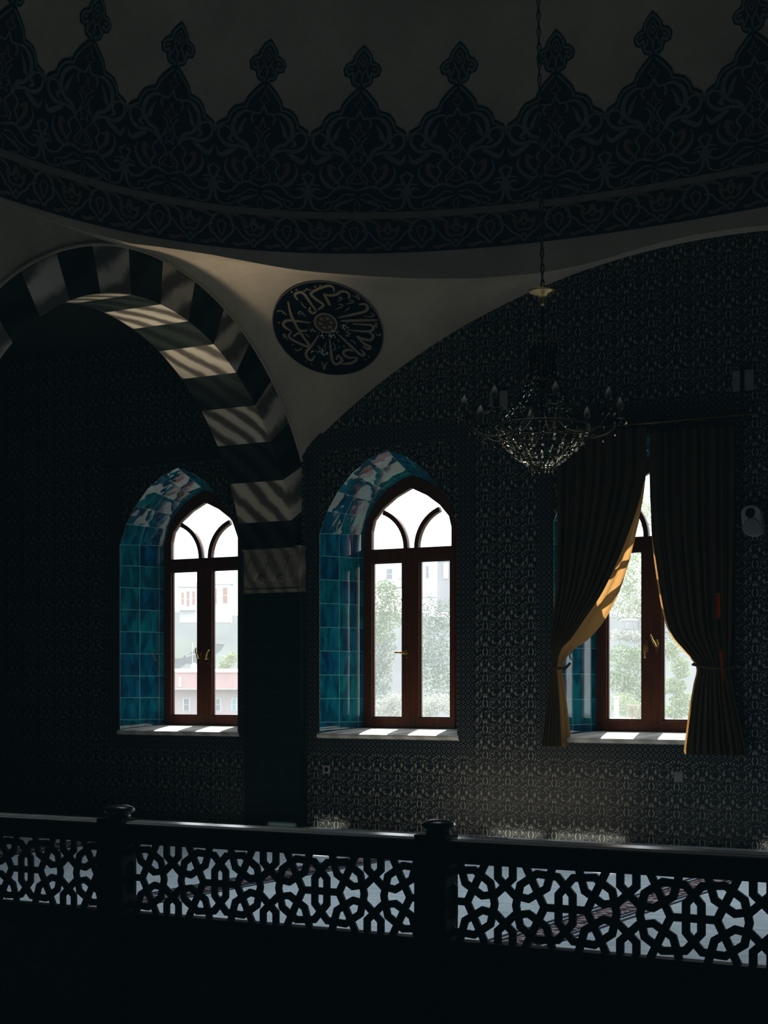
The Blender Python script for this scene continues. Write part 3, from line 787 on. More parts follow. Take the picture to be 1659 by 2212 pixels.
t = thing('wall_speaker', 'white oval wall speaker with round tweeter, right of the curtains', 'speaker', P(1000, 0, 306))
b = MB(); s0, z0 = 1000, 306; o = []
for i in range(40):
    a = 2*PI*i/40; o.append((math.cos(a)*19, math.sin(a)*16+(14 if math.sin(a) > 0 else -12)))
o = [(x+(y*-.08), y) for x, y in o]
b.hexa([P(s0+x*.8, 0, z0+y*.8) for x, y in o], [P(s0+x, 8, z0+y) for x, y in o]); b.hexa([P(s0+x, 8, z0+y) for x, y in o], [P(s0+x*.96, 24, z0+y*.97) for x, y in o])
b.build('housing', M['white_plastic'], t, smooth=False)
b = MB(); b.lathe([(.001, 0), (17*U, 0), (15*U, 2*U), (.001, 3*U)], P(s0+1, 24, z0-11), 28, 0, Vector((0, -1, 0))); b.build('woofer_grille', M['grey_mesh'], t)
b = MB(); b.lathe([(9*U, 0), (9*U, 1.5*U), (7*U, 1.5*U), (6.5*U, 0), (5*U, 0), (4.6*U, 1.5*U), (2.6*U, 1.5*U), (2.2*U, .3*U), (.001, 1.2*U)], P(s0-2, 24, z0+15), 28, 0, Vector((0, -1, 0))); b.build('tweeter', M['black_iron'], t)

t = thing('wall_socket', 'small white wall socket low on the tiled wall right of the pier', 'wall socket', P(65, 0, -175))
b = MB(); b.plate([(56.5, -184), (73.5, -184), (73.5, -167), (56.5, -167)], [[(65+5.2*math.cos(2*PI*i/18), -175.5+5.2*math.sin(2*PI*i/18)) for i in range(18)]], 0, 2.4); b.build('cover_plate', M['white_plastic'], t)
b = MB(); b.lathe([(.001, 0), (5.2*U, 0)], P(65, .4, -175.5), 18, 0, Vector((0, -1, 0))); b.lathe([(.001, 1.2*U), (2*U, 1.2*U), (2*U, 0)], P(65, .5, -175.5), 10, 0, Vector((0, -1, 0))); b.build('socket_well', M['black_iron'], t)
t = thing('blank_plate', 'blank grey cover plate on the tiled wall under the curtained window', 'cover plate', P(852, 0, -170))
b = MB(); b.hexa([P(842.5, 0, -180), P(861.5, 0, -180), P(861.5, 0, -160), P(842.5, 0, -160)], [P(843.5, 2.4, -179), P(860.5, 2.4, -179), P(860.5, 2.4, -161), P(843.5, 2.4, -161)]); b.build('plate', M['lamp_panel'], t)

# ================================================================ CALLIGRAPHY ROUNDEL
RC = (195.0, 104.0, 675.0)             # replaced below by the surface point
def roundel():
    ds, dt, dz = ray(708, 711.5)
    # march the sight line to the pendentive
    best = None
    for i in range(NP+1):
        for j in range(NL+1):
            s, t, z = pend(lams[j], i/NP)
            k = ((s-CS)*ds+(t-CT)*dt+z*dz)/(ds*ds+dt*dt+dz*dz)
            e = math.dist((s, t, z), (CS+k*ds, CT+k*dt, k*dz))
            if best is None or e < best[0]: best = (e, k)
    k = best[1]-16
    c = P(CS+k*ds, CT+k*dt, k*dz)
    right = Vector((CA, SA, 0)); up = Vector((0, 0, 1)); cam = P(CS, CT, 0)
    tc = (cam-c).normalized(); right = (right-tc*right.dot(tc)).normalized(); up = tc.cross(right)*1.0
    if up.z < 0: up = -up
    th = math.radians(20.3); e1 = right*math.cos(th)-up*math.sin(th); mn = -right*math.sin(th)-up*math.cos(th)
    tau = math.acos(93.8/121.0); n = tc*math.cos(tau)+mn*math.sin(tau)
    e2 = n.cross(e1).normalized()
    if e2.dot(mn) < 0: e2 = -e2
    R = 121.0*k/F*U*math.sqrt(ds*ds+dt*dt)
    t = thing('calligraphy_roundel', 'round dark navy roundel with gold calligraphy on the lit plaster between the arches', 'roundel', c)
    from mathutils.bvhtree import BVHTree
    bv = BVHTree.FromPolygons([v.co[:] for v in pen.data.vertices], [p.vertices[:] for p in pen.data.polygons])
    def D(x, y, h=0.):
        q = c+e1*x*R+e2*y*R; d = (q-cam).normalized(); hit = bv.ray_cast(cam, d)[0]
        return (hit if hit else q)-d*(.022+h*2.)
    b = MB(); N = 72; ringp = [(math.cos(2*PI*i/N), math.sin(2*PI*i/N)) for i in range(N)]
    b.grid([[D(x*q, y*q) for x, y in ringp] for q in (0, .1, .2, .3, .4, .5, .6, .7, .8, .9, 1.)], True); b.build('disc', M['roundel'], t)
    b = MB(); b.grid([[D(x*q, y*q, h) for x, y in ringp] for q, h in ((1., 0), (1.012, .004), (1.02, -.012))], True); b.build('rim', M['strip'], t)
    zc = (815., 838.); cz = 5.53
    def inv(x, y):
        dx, dy = (x/5.53+560-708)/121., (y/5.53+560-711.5)
        dx *= 121.
        a = dx*math.cos(th)+dy*math.sin(th); bb = -dx*math.sin(th)+dy*math.cos(th)
        return a/121., bb/93.8
    big = [[(470, 500), (432, 445), (480, 415), (540, 430), (610, 525), (690, 635)], [(612, 580), (605, 622), (640, 650), (682, 640)], [(895, 412), (885, 365), (830, 342), (690, 385), (625, 432), (680, 490), (765, 550), (745, 585), (700, 612)],
        [(770, 430), (830, 450), (920, 440), (975, 408), (1040, 412), (1075, 450), (1064, 490)], [(775, 435), (825, 520), (848, 565)], [(1185, 555), (1255, 550), (1288, 590), (1250, 635), (1100, 670), (945, 702)], [(1410, 730), (1180, 735), (975, 740)],
        [(1115, 775), (1325, 788), (1358, 828), (1300, 862), (1115, 850)], [(1300, 866), (1358, 912), (1328, 960), (1240, 950), (1160, 915)], [(1165, 920), (1250, 1003), (1325, 1040), (1305, 1068), (1240, 1040)], [(940, 893), (1080, 1020), (1215, 1140), (1255, 1122), (1215, 1075)],
        [(840, 945), (855, 1090), (872, 1210), (925, 1252), (988, 1205), (945, 1150), (918, 1200)], [(1172, 1170), (1150, 1212), (1080, 1242), (985, 1248)], [(1172, 1166), (1070, 1172), (1008, 1130), (1020, 1090), (1080, 1078), (1120, 1100)], [(710, 905), (630, 1020), (555, 1110), (570, 1180), (620, 1205), (660, 1150)],
        [(350, 515), (378, 655), (425, 760), (480, 850), (575, 850)], [(612, 762), (450, 740), (330, 735), (284, 780), (328, 828), (372, 852)], [(385, 860), (352, 930), (470, 1000), (598, 1045), (540, 950), (480, 880), (400, 922)]]
    small = [[(520, 398), (555, 400), (575, 372), (595, 388), (625, 380)], [(1112, 448), (1150, 472), (1165, 448), (1190, 492), (1160, 485)], [(220, 640), (235, 620), (290, 630), (285, 655)], [(295, 640), (330, 670)], [(510, 665), (470, 655), (490, 630), (520, 650), (560, 695)], [(935, 520), (985, 490), (970, 470), (945, 485)], [(905, 612), (985, 578), (990, 555), (945, 548)], [(1040, 547), (1115, 530), (1118, 512), (1070, 510)],
        [(1020, 628), (1080, 588)], [(1240, 685), (1330, 692), (1362, 672), (1325, 650)], [(1368, 762), (1400, 775), (1378, 795), (1410, 815)], [(1380, 880), (1410, 905), (1440, 905), (1440, 880)], [(280, 940), (305, 925), (280, 905), (300, 895), (335, 970)], [(428, 1060), (430, 1085), (470, 1085), (510, 1052)], [(735, 1222), (755, 1255), (770, 1312), (790, 1255), (818, 1228)], [(605, 820), (620, 860), (640, 835), (655, 862), (682, 855)],
        [(880, 990), (910, 1050), (885, 1090)], [(800, 990), (780, 1040), (800, 1062)], [(700, 1020), (720, 1075)], [(545, 890), (600, 930)], [(505, 520), (535, 570), (570, 590)], [(1090, 850), (1040, 870), (1085, 890), (1035, 910), (1075, 920)], [(935, 950), (955, 990)], [(1080, 965), (1120, 975), (1150, 1010)]]
    b = MB()
    for ln, w in [(l, .052) for l in big]+[(l, .024) for l in small]:
        q = catmull([inv(*p) for p in ln], 5); m = len(q)
        ribbon_on(b, lambda x, y: D(x, y, .004), q, [w*(.45+.55*min(1, 4*i/m, 4*(m-1-i)/m+.15)) for i in range(m)])
    for p in [(397, 408), (453, 385), (675, 352), (735, 340), (1285, 525), (1330, 580), (235, 760), (390, 1018), (550, 1220), (615, 1250), (1270, 1195), (1308, 1160), (957, 1050), (1013, 1035)]:
        x, y = inv(*p); r = .022; b.quad(D(x-r, y, .004), D(x, y-r, .004), D(x+r, y, .004), D(x, y+r, .004))
    letters = b
    cx0, cy0 = inv(795, 765); b = MB()
    ribbon_on(b, lambda x, y: D(x, y, .005), [(cx0+.2*math.cos(2*PI*i/40), cy0+.2*math.sin(2*PI*i/40)) for i in range(40)], .035, 0, True)
    for i in range(6):
        a = 2*PI*i/6+.5; b.quad(*[D(cx0+.105*math.cos(a)+.035*math.cos(a+q)*1.3, cy0+.105*math.sin(a)+.035*math.sin(a+q), .006) for q in (0, PI/2, PI, 3*PI/2)])
    b.build('rosette', M['gold_leaf'], t)
    b = MB(); b.add([D(cx0+.19*math.cos(2*PI*i/30), cy0+.19*math.sin(2*PI*i/30), .003) for i in range(30)], [tuple(range(30))]); b.build('rosette_ground', M['rust_dark'], t)
    b = letters; rnd = random.Random(3)
    for (x0, y0, n_) in ((1000, 800, 14), (1045, 830, 8), (870, 910, 16), (915, 870, 12), (735, 905, 10), (745, 1095, 18), (790, 1130, 12), (650, 1095, 6)):
        for _ in range(n_):
            x, y = inv(x0+rnd.gauss(0, 24), y0+rnd.gauss(0, 14)); r = rnd.uniform(.006, .016)
            b.add([D(x+r*rnd.uniform(.5, 1.4)*math.cos(a), y+r*rnd.uniform(.5, 1.4)*math.sin(a), .0065) for a in (0, 1.3, 2.4, 3.7, 5)], [(0, 1, 2, 3, 4)], 1)
    letters.build('lettering', [M['gold_leaf'], M['white_flake']], t)
roundel()

# ================================================================ CHANDELIER
HC = (1022., 1000.)
def HP(r, a, z): return P(HC[0]+r*math.cos(a), HC[1]+r*math.sin(a), z)
ch = thing('chandelier', 'crystal chandelier hanging on a long chain in front of the tiled wall', 'chandelier', P(HC[0], HC[1], 520))
# chain: alternate links, leaning very slightly
b = MB(); z = 522.; i = 0; top = 1840.
while z < top:
    k = (z-522)/380.; sx = HC[0]-6.2*k
    cpt = P(sx, HC[1], z+6)
    ax = Vector((CA, SA, 0)) if i % 2 == 0 else Vector((-SA, CA, 0))
    pts = [cpt+ax*2.1*U*math.cos(q)+Vector((0, 0, 7.2*U*math.sin(q))) for q in [2*PI*j/10 for j in range(11)]]
    b.tube(pts, .95*U, 5, cap=False); z += 10.4; i += 1
b.tube([P(HC[0]-.5, HC[1]+1, 522), P(HC[0]-6.2*(top-522)/380-.5, HC[1]+1, top)], .7*U, 5)
b.build('chain', M['black_iron'], ch)
b = MB(); b.lathe([(.3*U, 4*U), (4*U, 3*U), (19*U, 0), (18*U, -2*U), (9*U, -5*U), (5*U, -10*U), (4*U, -16*U), (2*U, -20*U), (.001, -21*U)], P(HC[0], HC[1], 520), 28); b.build('canopy', M['brass'], ch, smooth=True)
b = MB(); b.tube([P(HC[0], HC[1], 505), P(HC[0], HC[1], 300)], 1.6*U, 8)
b.lathe([(.5*U, 30*U), (5*U, 22*U), (3*U, 14*U), (7*U, 6*U), (4*U, -4*U), (.001, -12*U)], P(HC[0], HC[1], 395), 16); b.build('stem', M['brass_dark'], ch, smooth=True)
def hoop(r, z, th):
    b = MB(); b.tube([HP(r, 2*PI*j/36, z) for j in range(37)], th*U, 6, cap=False); b.build('hoop', M['brass_dark'], ch)
hoop(19, 456, .9); hoop(22, 400, .7); hoop(61, 342, 1.4); hoop(48, 318, .8); hoop(32, 300, .8); hoop(15, 288, .8)
NS = 20
def beads(mb, a, zr, r0):
    pts = []; rad = []
    for (za, ra), (zb_, rb) in zip(zr, zr[1:]):
        for k, f in ((0, .25), (.25, .8), (.5, 1.), (.75, .7)):
            j_ = random.uniform(-.012, .012)
            pts.append(HP(ra+(rb-ra)*k, a+j_, za+(zb_-za)*k)); rad.append(r0*f*U)
    mb.tube(pts, rad, 6)
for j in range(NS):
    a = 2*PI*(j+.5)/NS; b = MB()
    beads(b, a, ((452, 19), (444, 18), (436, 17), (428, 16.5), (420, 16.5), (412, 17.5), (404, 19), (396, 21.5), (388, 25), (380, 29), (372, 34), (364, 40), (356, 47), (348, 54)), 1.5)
    b.build('bead_strand', M['crystal_shaded'], ch)
for j in range(24):
    a = 2*PI*(j+.3)/24; b = MB()
    beads(b, a, ((336, 61), (329, 58), (322, 54), (315, 48), (308, 41), (301, 33), (295, 25), (290, 17)), 2.3)
    b.build('basket_strand', M['crystal'], ch)
for j in range(14):
    a = 2*PI*j/14; b = MB(); b.gem(HP(14, a, 283), 1.9*U, 5.5*U); b.build('pendant_drop', M['crystal'], ch)
for j in range(8):
    a = 2*PI*(j+.35)/8; b = MB(); b.gem(HP(19.5, a, 449), 2*U, 6*U); b.build('pendant_drop', M['crystal'], ch)
for j in range(8):
    a = 2*PI*j/8+.2; b = MB()
    pr = [(20, 352), (40, 334), (66, 328), (88, 334), (101, 348), (103, 352)]
    b.tube([HP(r, a, z) for r, z in catmull(pr, 4)], 1.3*U, 7); arm = b.build('arm', M['brass_dark'], ch, smooth=True)
    b = MB(); b.lathe([(1.5*U, -2*U), (9*U, 0), (10*U, 1.2*U), (3*U, 1.5*U)], HP(103, a, 352), 14); b.build('drip_pan', M['crystal_shaded'], arm)
    b = MB(); b.tube([HP(103, a, 352), HP(103, a, 364)], 2.4*U, 10); b.build('candle', M['candle'], arm)
    b = MB(); b.lathe([(1.6*U, 0), (4*U, 4*U), (4.4*U, 8*U), (3*U, 13*U), (.001, 18*U)], HP(103, a, 364), 12); b.build('bulb', M['bulb'], arm, smooth=True)
    for q in range(6):
        e = 2*PI*q/6; b = MB(); b.gem(HP(103, a, 346)+Vector((math.cos(e), math.sin(e), 0))*9*U, 1.5*U, 4.6*U); b.build('crystal_drop', M['crystal'], arm)
    for r_, z_, q in ((96, 330, 1.8), (80, 322, 1.6)):
        b = MB(); b.gem(HP(r_, a, z_), q*U, 5.5*U); b.build('crystal_drop', M['crystal'], arm)

# ================================================================ BALUSTRADE
TB = 1899.
bal = thing('balustrade', 'dark wooden balustrade with pierced star lattice panels across the front of the hall', 'balustrade', P(1350, TB, FLOOR))
def clip(poly, ax, lim, sn):
    out = []
    for i in range(len(poly)):
        a, c = poly[i-1], poly[i]; da, dc = sn*(a[ax]-lim), sn*(c[ax]-lim)
        if (da >= 0) != (dc >= 0):
            k = da/(da-dc); out.append((a[0]+(c[0]-a[0])*k, a[1]+(c[1]-a[1])*k))
        if dc >= 0: out.append(c)
    return out
posts = (752., 1049., 1345.6, 1640.)
for c in posts:
    b = MB(); b.pbox(c-13, c+13, TB-6, TB+13, FLOOR, -107); b.pbox(c-15.5, c+15.5, TB-15.5, TB+15.5, -200, -190)
    for q in (-1, 1): b.pbox(c-9, c+9, TB+q*13-1.5, TB+q*13+1.5, FLOOR+12, -206)
    p = b.build('post', M['balustrade'], bal)
    b = MB(); b.lathe([(9*U, 0), (9.5*U, 2*U), (8.5*U, 3*U), (12.5*U, 5*U), (13*U, 7*U), (11*U, 9*U), (6*U, 10.5*U), (.001, 11*U)], P(c, TB, -107), 28); b.build('post_cap', M['rail_top'], p, smooth=True)
for a0, a1 in zip(posts, posts[1:]):
    s0, s1 = a0+13, a1-13; mid = (s0+s1)/2
    b = MB()
    prof = [(-7, -127), (-7, -121), (-9, -118), (-9, -112.5), (-7, -109.5), (7, -109.5), (9, -112.5), (9, -118), (7, -121), (7, -127)]
    b.hexa([P(s0, TB+x, z) for x, z in prof], [P(s1, TB+x, z) for x, z in prof]); tr = b.build('top_rail', M['balustrade'], bal)
    b = MB(); b.hexa([P(s0, TB+x, z) for x, z in ((-8, -109.6), (-7, -108.6), (6, -109.2), (9, -110.6), (9, -111.6))], [P(s1, TB+x, z) for x, z in ((-8, -109.6), (-7, -108.6), (6, -109.2), (9, -110.6), (9, -111.6))]); b.build('rail_highlight', M['rail_highlight'], tr)  # thin plate added to carry the painted highlight
    b = MB(); b.pbox(s0, s1, TB-6, TB+6, -196, -183); b.pbox(s0, s1, TB-8, TB+8, -199, -196); b.build('bottom_rail', M['balustrade'], bal)
    b = MB(); b.pbox(s0, s1, TB-4, TB+4, FLOOR, -199); b.build('base_panel', M['panelpaint'], bal)
    # pierced lattice: three repeats
    hz = 28.; zc = -155.; per = (a1-a0)/3.16; W = 5.4
    P1 = [(-.126, -1.05), (-.126, -.68), (.16, -.25), (.39, -.185), (.69, -.485), (.79, -1.05)]
    P2 = [(.333, -1.05), (.655, 0)]
    P3 = [(.202, .16), (.18, 0), (.253, -.53), (.53, -.835), (.874, -.79), (1.115, -.345), (1.115, .12)]
    BAR = [(.63, 0), (1.02, 0)]
    b = MB()
    for k in range(-1, 5):
        c = mid+(k-1)*per
        # U-axis at c, hexagon axes at c +- per/2
        for sg in (1, -1):
            for vz in (1, -1):
                for ln in (P1, P2, P3, BAR):
                    if ln is BAR and vz < 0: continue
                    pts = [(c+sg*u*per/2, zc-vz*v*hz) for u, v in ln]
                    L, R = ribbon2d(pts, W); L2, R2 = ribbon2d(pts, W-1.8)
                    for i in range(len(pts)-1):
                        lo = [L[i], L[i+1], R[i+1], R[i]]; hi = [L2[i], L2[i+1], R2[i+1], R2[i]]
                        x0_, x1_ = min(q[0] for q in lo), max(q[0] for q in lo)
                        if x1_ < s0-1 or x0_ > s1+1: continue
                        full = x0_ >= s0-2 and x1_ <= s1+2 and min(q[1] for q in lo) >= zc-hz-1 and max(q[1] for q in lo) <= zc+hz+1
                        if not full:
                            for ax, lim, sn in ((0, s0-2, 1), (0, s1+2, -1), (1, zc-hz-1, 1), (1, zc+hz+1, -1)): lo = clip(lo, ax, lim, sn)
                            hi = lo
                            if len(lo) < 3: continue
                        b.hexa([P(x, TB-1.5, z) for x, z in lo], [P(x, TB+.8, z) for x, z in lo])
                        if full: b.hexa([P(x, TB+.8, z) for x, z in lo], [P(x, TB+1.8, z) for x, z in hi])
    b.build('lattice_panel', M['balustrade'], bal)

# ================================================================ OUTDOORS
b = MB(); b.quad(P(-60000, -130, -700), P(40000, -130, -700), P(40000, -90000, -700), P(-60000, -90000, -700)); tag(b.build('ground', M['ground']), kind='structure')
# hillside behind the houses
b = MB(); rows = []
rnd = random.Random(11)
for i in range(26):
    k = i/25; row = []
    for j in range(60):
        x = -700+2600*j/59
        d = 38000+k*9000; y = 1552-k*225+6*math.sin(j*.7)*k
        s, t, z = at(x, y, d); row.append(P(s, t, z))
    rows.append(row)
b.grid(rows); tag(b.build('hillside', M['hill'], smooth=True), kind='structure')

def facade_house(name, label, x0, x1, ytop, ybot, d, mats, wins, roof=None, extra=None):
    """a block house standing at distance d; wins are (x0,x1,y0,y1,material)"""
    s0, t0, zt = at(x0, ytop, d); s1, t1, _ = at(x1, ytop, d); _, _, zb_ = at(x0, ybot, d)
    A, B = P(s0, t0, zb_), P(s1, t1, zb_); ux = (B-A).normalized(); back = Vector((-ux.y, ux.x, 0))
    if back.dot(A-P(CS, CT, 0)) < 0: back = -back
    h = (zt-zb_)*U; dep = (B-A).length*.7
    t = thing(name, label, 'building', (A+B)/2)
    b = MB(); b.hexa([A, B, B+back*dep, A+back*dep], [q+Vector((0, 0, h)) for q in (A, B, B+back*dep, A+back*dep)]); b.build('wall', mats, t)
    px = (B-A).length/(x1-x0); pz = h/(ybot-ytop)
    def Q(x, y, o): return A+ux*(x-x0)*px+Vector((0, 0, (ybot-y)*pz))-back*o
    for a0, a1, y0, y1, m in wins:
        b = MB(); o = .15*px/.05
        b.hexa([Q(a0, y1, 0), Q(a1, y1, 0), Q(a1, y0, 0), Q(a0, y0, 0)], [Q(a0, y1, o), Q(a1, y1, o), Q(a1, y0, o), Q(a0, y0, o)])
        w_ = b.build('window', M['ext_white'], t)
        b = MB(); q = .18*(a1-a0)
        for z0_, z1_ in ((y0+1.5, (y0+y1)/2-.6), ((y0+y1)/2+.6, y1-1.5)): b.hexa([Q(a0+q, z1_, o), Q(a1-q, z1_, o), Q(a1-q, z0_, o), Q(a0+q, z0_, o)], [Q(a0+q, z1_, o*1.2), Q(a1-q, z1_, o*1.2), Q(a1-q, z0_, o*1.2), Q(a0+q, z0_, o*1.2)])
        b.build('pane', m, w_)
    if roof:
        ov, rise, m = roof; b = MB()
        e = [Q(x0-ov, ytop, ov*px), Q(x1+ov, ytop, ov*px), Q(x1+ov, ytop, -dep-ov*px), Q(x0-ov, ytop, -dep-ov*px)]
        mid0 = (e[0]+e[3])/2+Vector((0, 0, rise*pz))+ux*ov*px*2; mid1 = (e[1]+e[2])/2+Vector((0, 0, rise*pz))-ux*ov*px*2
        b.add(e+[mid0, mid1], [(0, 1, 5, 4), (1, 2, 5), (2, 3, 4, 5), (3, 0, 4), (3, 2, 1, 0)]); b.build('roof', m, t)
    if extra: extra(t, Q, px)
    return t
def balc(t, Q, px):
    b = MB(); b.hexa([Q(374, 1319, 0), Q(424, 1319, 0), Q(424, 1313, 0), Q(374, 1313, 0)], [Q(374, 1319, 1.2), Q(424, 1319, 1.2), Q(424, 1313, 1.2), Q(374, 1313, 1.2)]); b.build('balcony', M['ext_white'], t)
facade_house('hillside_house', 'white hillside house with grey roof and brown shuttered windows, seen through the left window', 388, 432, 1268, 1345, 43500, M['ext_white'], [(391, 399, 1278, 1308, M['ext_wood']), (402, 411, 1276, 1312, M['ext_wood']), (414, 423, 1276, 1308, M['ext_wood']), (425, 431, 1276, 1308, M['ext_wood'])], (5, 12, M['roof']), balc)
facade_house('hillside_house', 'white house with tall windows on the hill, in the right pane of the left window', 452, 498, 1262, 1345, 44500, M['ext_white'], [(461, 470, 1270, 1306, M['ext_wood']), (479, 494, 1268, 1304, M['ext_wood'])], (4, 8, M['roof']))
facade_house('pink_house', 'low pink house with pale flat roof below the hill, behind the left window', 340, 560, 1452, 1560, 33500, M['ext_pink'], [(386, 392, 1462, 1484, M['ext_pale_pink']), (395, 411, 1508, 1536, M['ext_glass']), (464, 478, 1508, 1536, M['ext_glass']), (500, 512, 1508, 1536, M['ext_cyan']), (428, 444, 1508, 1536, M['ext_glass'])], (4, 8, M['ext_white']),
    lambda t, Q, px: (lambda b: (b.hexa([Q(340, 1490, 0), Q(560, 1490, 0), Q(560, 1486, 0), Q(340, 1486, 0)], [Q(340, 1490, 1.5), Q(560, 1490, 1.5), Q(560, 1486, 1.5), Q(340, 1486, 1.5)]), b.hexa([Q(340, 1560, 0), Q(560, 1560, 0), Q(560, 1490, 0), Q(340, 1490, 0)], [Q(340, 1560, .1), Q(560, 1560, .1), Q(560, 1490, .1), Q(340, 1490, .1)]), b.build('ledge', M['ext_pale_pink'], t)))(MB()))
facade_house('white_house', 'white house with one grey window, top left in the middle window', 800, 884, 1205, 1268, 36500, M['ext_white'], [(832, 850, 1228, 1252, M['ext_glass']), (858, 870, 1224, 1250, M['ext_white'])], None)
facade_house('white_house', 'tall white house with a small barred window, right pane of the middle window', 892, 948, 1205, 1290, 37000, M['ext_white'], [(918, 928, 1222, 1250, M['ext_glass'])], None)
facade_house('grey_house', 'pale grey house edge at the right of the middle window', 946, 1010, 1200, 1320, 36000, M['ext_grey'], [(958, 968, 1216, 1250, M['ext_white'])], None)
facade_house('garden_shed', 'low white-roofed garden shed among the trees, in the right window', 1346, 1378, 1340, 1360, 22000, M['ext_grey'], [(1352, 1358, 1347, 1357, M['ext_glass'])], (2, 4, M['ext_white']))

# concrete ramp seen through the middle window
s_, t_, z_ = at(850, 1485, 16000)
rp = thing('retaining_wall', 'pale concrete retaining wall leaning up the slope, in the middle window', 'wall', P(*at(860, 1545, 15500)))
b = MB(); q = [(826, 1640), (884, 1640), (886, 1352), (864, 1356)]
b.hexa([P(*at(x, y, 16000)) for x, y in q], [P(*at(x, y, 16600)) for x, y in q]); b.build('face', M['ext_grey'], rp)

def tree(name, label, blobs, d, mat, nleaf=2200, size=5., trunk=True, group=None, ground=-700, droop=0.):
    """blobs: (x, y, rx, ry) crown lumps in the direction of pixel x,y at distance d"""
    bx = sum(q[0] for q in blobs)/len(blobs)
    s0, t0, _ = at(bx, 1485, d); base = P(s0, t0, ground)
    t = thing(name, label, 'tree' if 'tree' in name or 'pine' in name else 'bush', base, group)
    rnd = random.Random(hash(label) % 9999 if False else len(label)*131+int(d)); b = MB(); px = d/F
    tot = sum(q[2]*q[3] for q in blobs); cents = []
    for x, y, rx, ry in blobs:
        c = P(*at(x, y, d)); cents.append(c)
        for _ in range(int(nleaf*rx*ry/tot)):
            v = Vector((rnd.gauss(0, 1), rnd.gauss(0, 1), rnd.gauss(0, 1))).normalized()*(rnd.random()**.35)
            p = c+Vector((v.x*rx, v.y*rx, v.z*ry))*px*U
            sz = size*px*U*rnd.uniform(.5, 1.3)
            a = Vector((rnd.gauss(0, 1), rnd.gauss(0, 1), rnd.gauss(0, .6)-droop)).normalized(); e = a.cross(Vector((rnd.gauss(0, 1), rnd.gauss(0, 1), rnd.gauss(0, 1)))).normalized()
            b.add([p, p+a*sz*.5+e*sz*.3, p+a*sz, p+a*sz*.5-e*sz*.3], [(0, 1, 2, 3)])
    b.build('foliage', mat, t)
    b = MB(); tp = sum(cents, Vector())/len(cents)
    b.tube([base, base.lerp(tp, .55)+Vector((.1, .05, 0)), tp], [.03*px*U*100*.12, .03*px*U*100*.09, .03*px*U*100*.04], 7)
    for c in cents: b.tube([base.lerp(tp, .6), c], [.3*px*U, .12*px*U], 5)
    b.build('trunk', M['bark'], t)
    return t
tree('small_tree', 'small pale green tree behind the pink house, in the left window', [(492, 1430, 18, 16), (484, 1440, 14, 10), (502, 1420, 12, 12)], 36500, M['leaf_pale'], 900, 5)
tree('tree', 'tall leafy tree on the slope at the left of the middle window', [(826, 1290, 34, 40), (850, 1320, 36, 40), (815, 1350, 30, 40), (840, 1275, 26, 20)], 24000, M['leaf'], 2600, 6)
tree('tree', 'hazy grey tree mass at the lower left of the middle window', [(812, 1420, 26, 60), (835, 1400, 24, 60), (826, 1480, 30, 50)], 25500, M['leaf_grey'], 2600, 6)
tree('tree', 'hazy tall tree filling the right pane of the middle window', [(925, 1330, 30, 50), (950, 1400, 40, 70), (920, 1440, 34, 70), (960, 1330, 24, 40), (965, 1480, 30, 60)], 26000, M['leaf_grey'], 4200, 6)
tree('flowering_bush', 'pale flowering bush at the bottom of the left pane, middle window', [(830, 1525, 28, 18), (852, 1512, 26, 18), (812, 1540, 24, 14), (852, 1537, 20, 14)], 9000, M['blossom'], 2600, 4.5)
tree('flowering_bush', 'pale flowering bush at the bottom of the right pane, middle window', [(925, 1522, 26, 18), (950, 1515, 26, 18), (972, 1530, 22, 16), (926, 1540, 24, 14)], 9000, M['blossom'], 2600, 4.5)
tree('tree', 'tall sunlit tree at the top of the curtained right window', [(1375, 1215, 34, 40), (1350, 1260, 30, 36), (1390, 1280, 36, 40), (1360, 1310, 40, 24), (1400, 1110, 40, 40)], 18000, M['leaf_pale'], 3600, 6)
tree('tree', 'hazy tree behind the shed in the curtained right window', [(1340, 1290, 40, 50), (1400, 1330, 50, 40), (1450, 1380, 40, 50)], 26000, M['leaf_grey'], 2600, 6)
tree('hedge_bush', 'sunlit hedge below the shed in the curtained right window', [(1335, 1372, 22, 14), (1370, 1375, 26, 14), (1405, 1378, 22, 14)], 17000, M['blossom'], 1600, 5)
tree('bush', 'large leafy bush in the left pane of the curtained right window', [(1345, 1420, 32, 28), (1380, 1430, 30, 36), (1340, 1470, 30, 30), (1375, 1490, 34, 34)], 12000, M['leaf'], 3000, 6)
tree('bush', 'pale bush at the bottom of the left pane of the curtained right window', [(1345, 1520, 30, 26), (1385, 1535, 30, 22)], 10500, M['leaf_pale'], 1800, 5)
tree('pine_tree', 'drooping pale pine in the right pane of the curtained right window', [(1470, 1440, 22, 26), (1455, 1480, 30, 18), (1480, 1510, 34, 16), (1460, 1535, 34, 16), (1450, 1400, 20, 20)], 11000, M['leaf_pale'], 3000, 7, droop=.7)
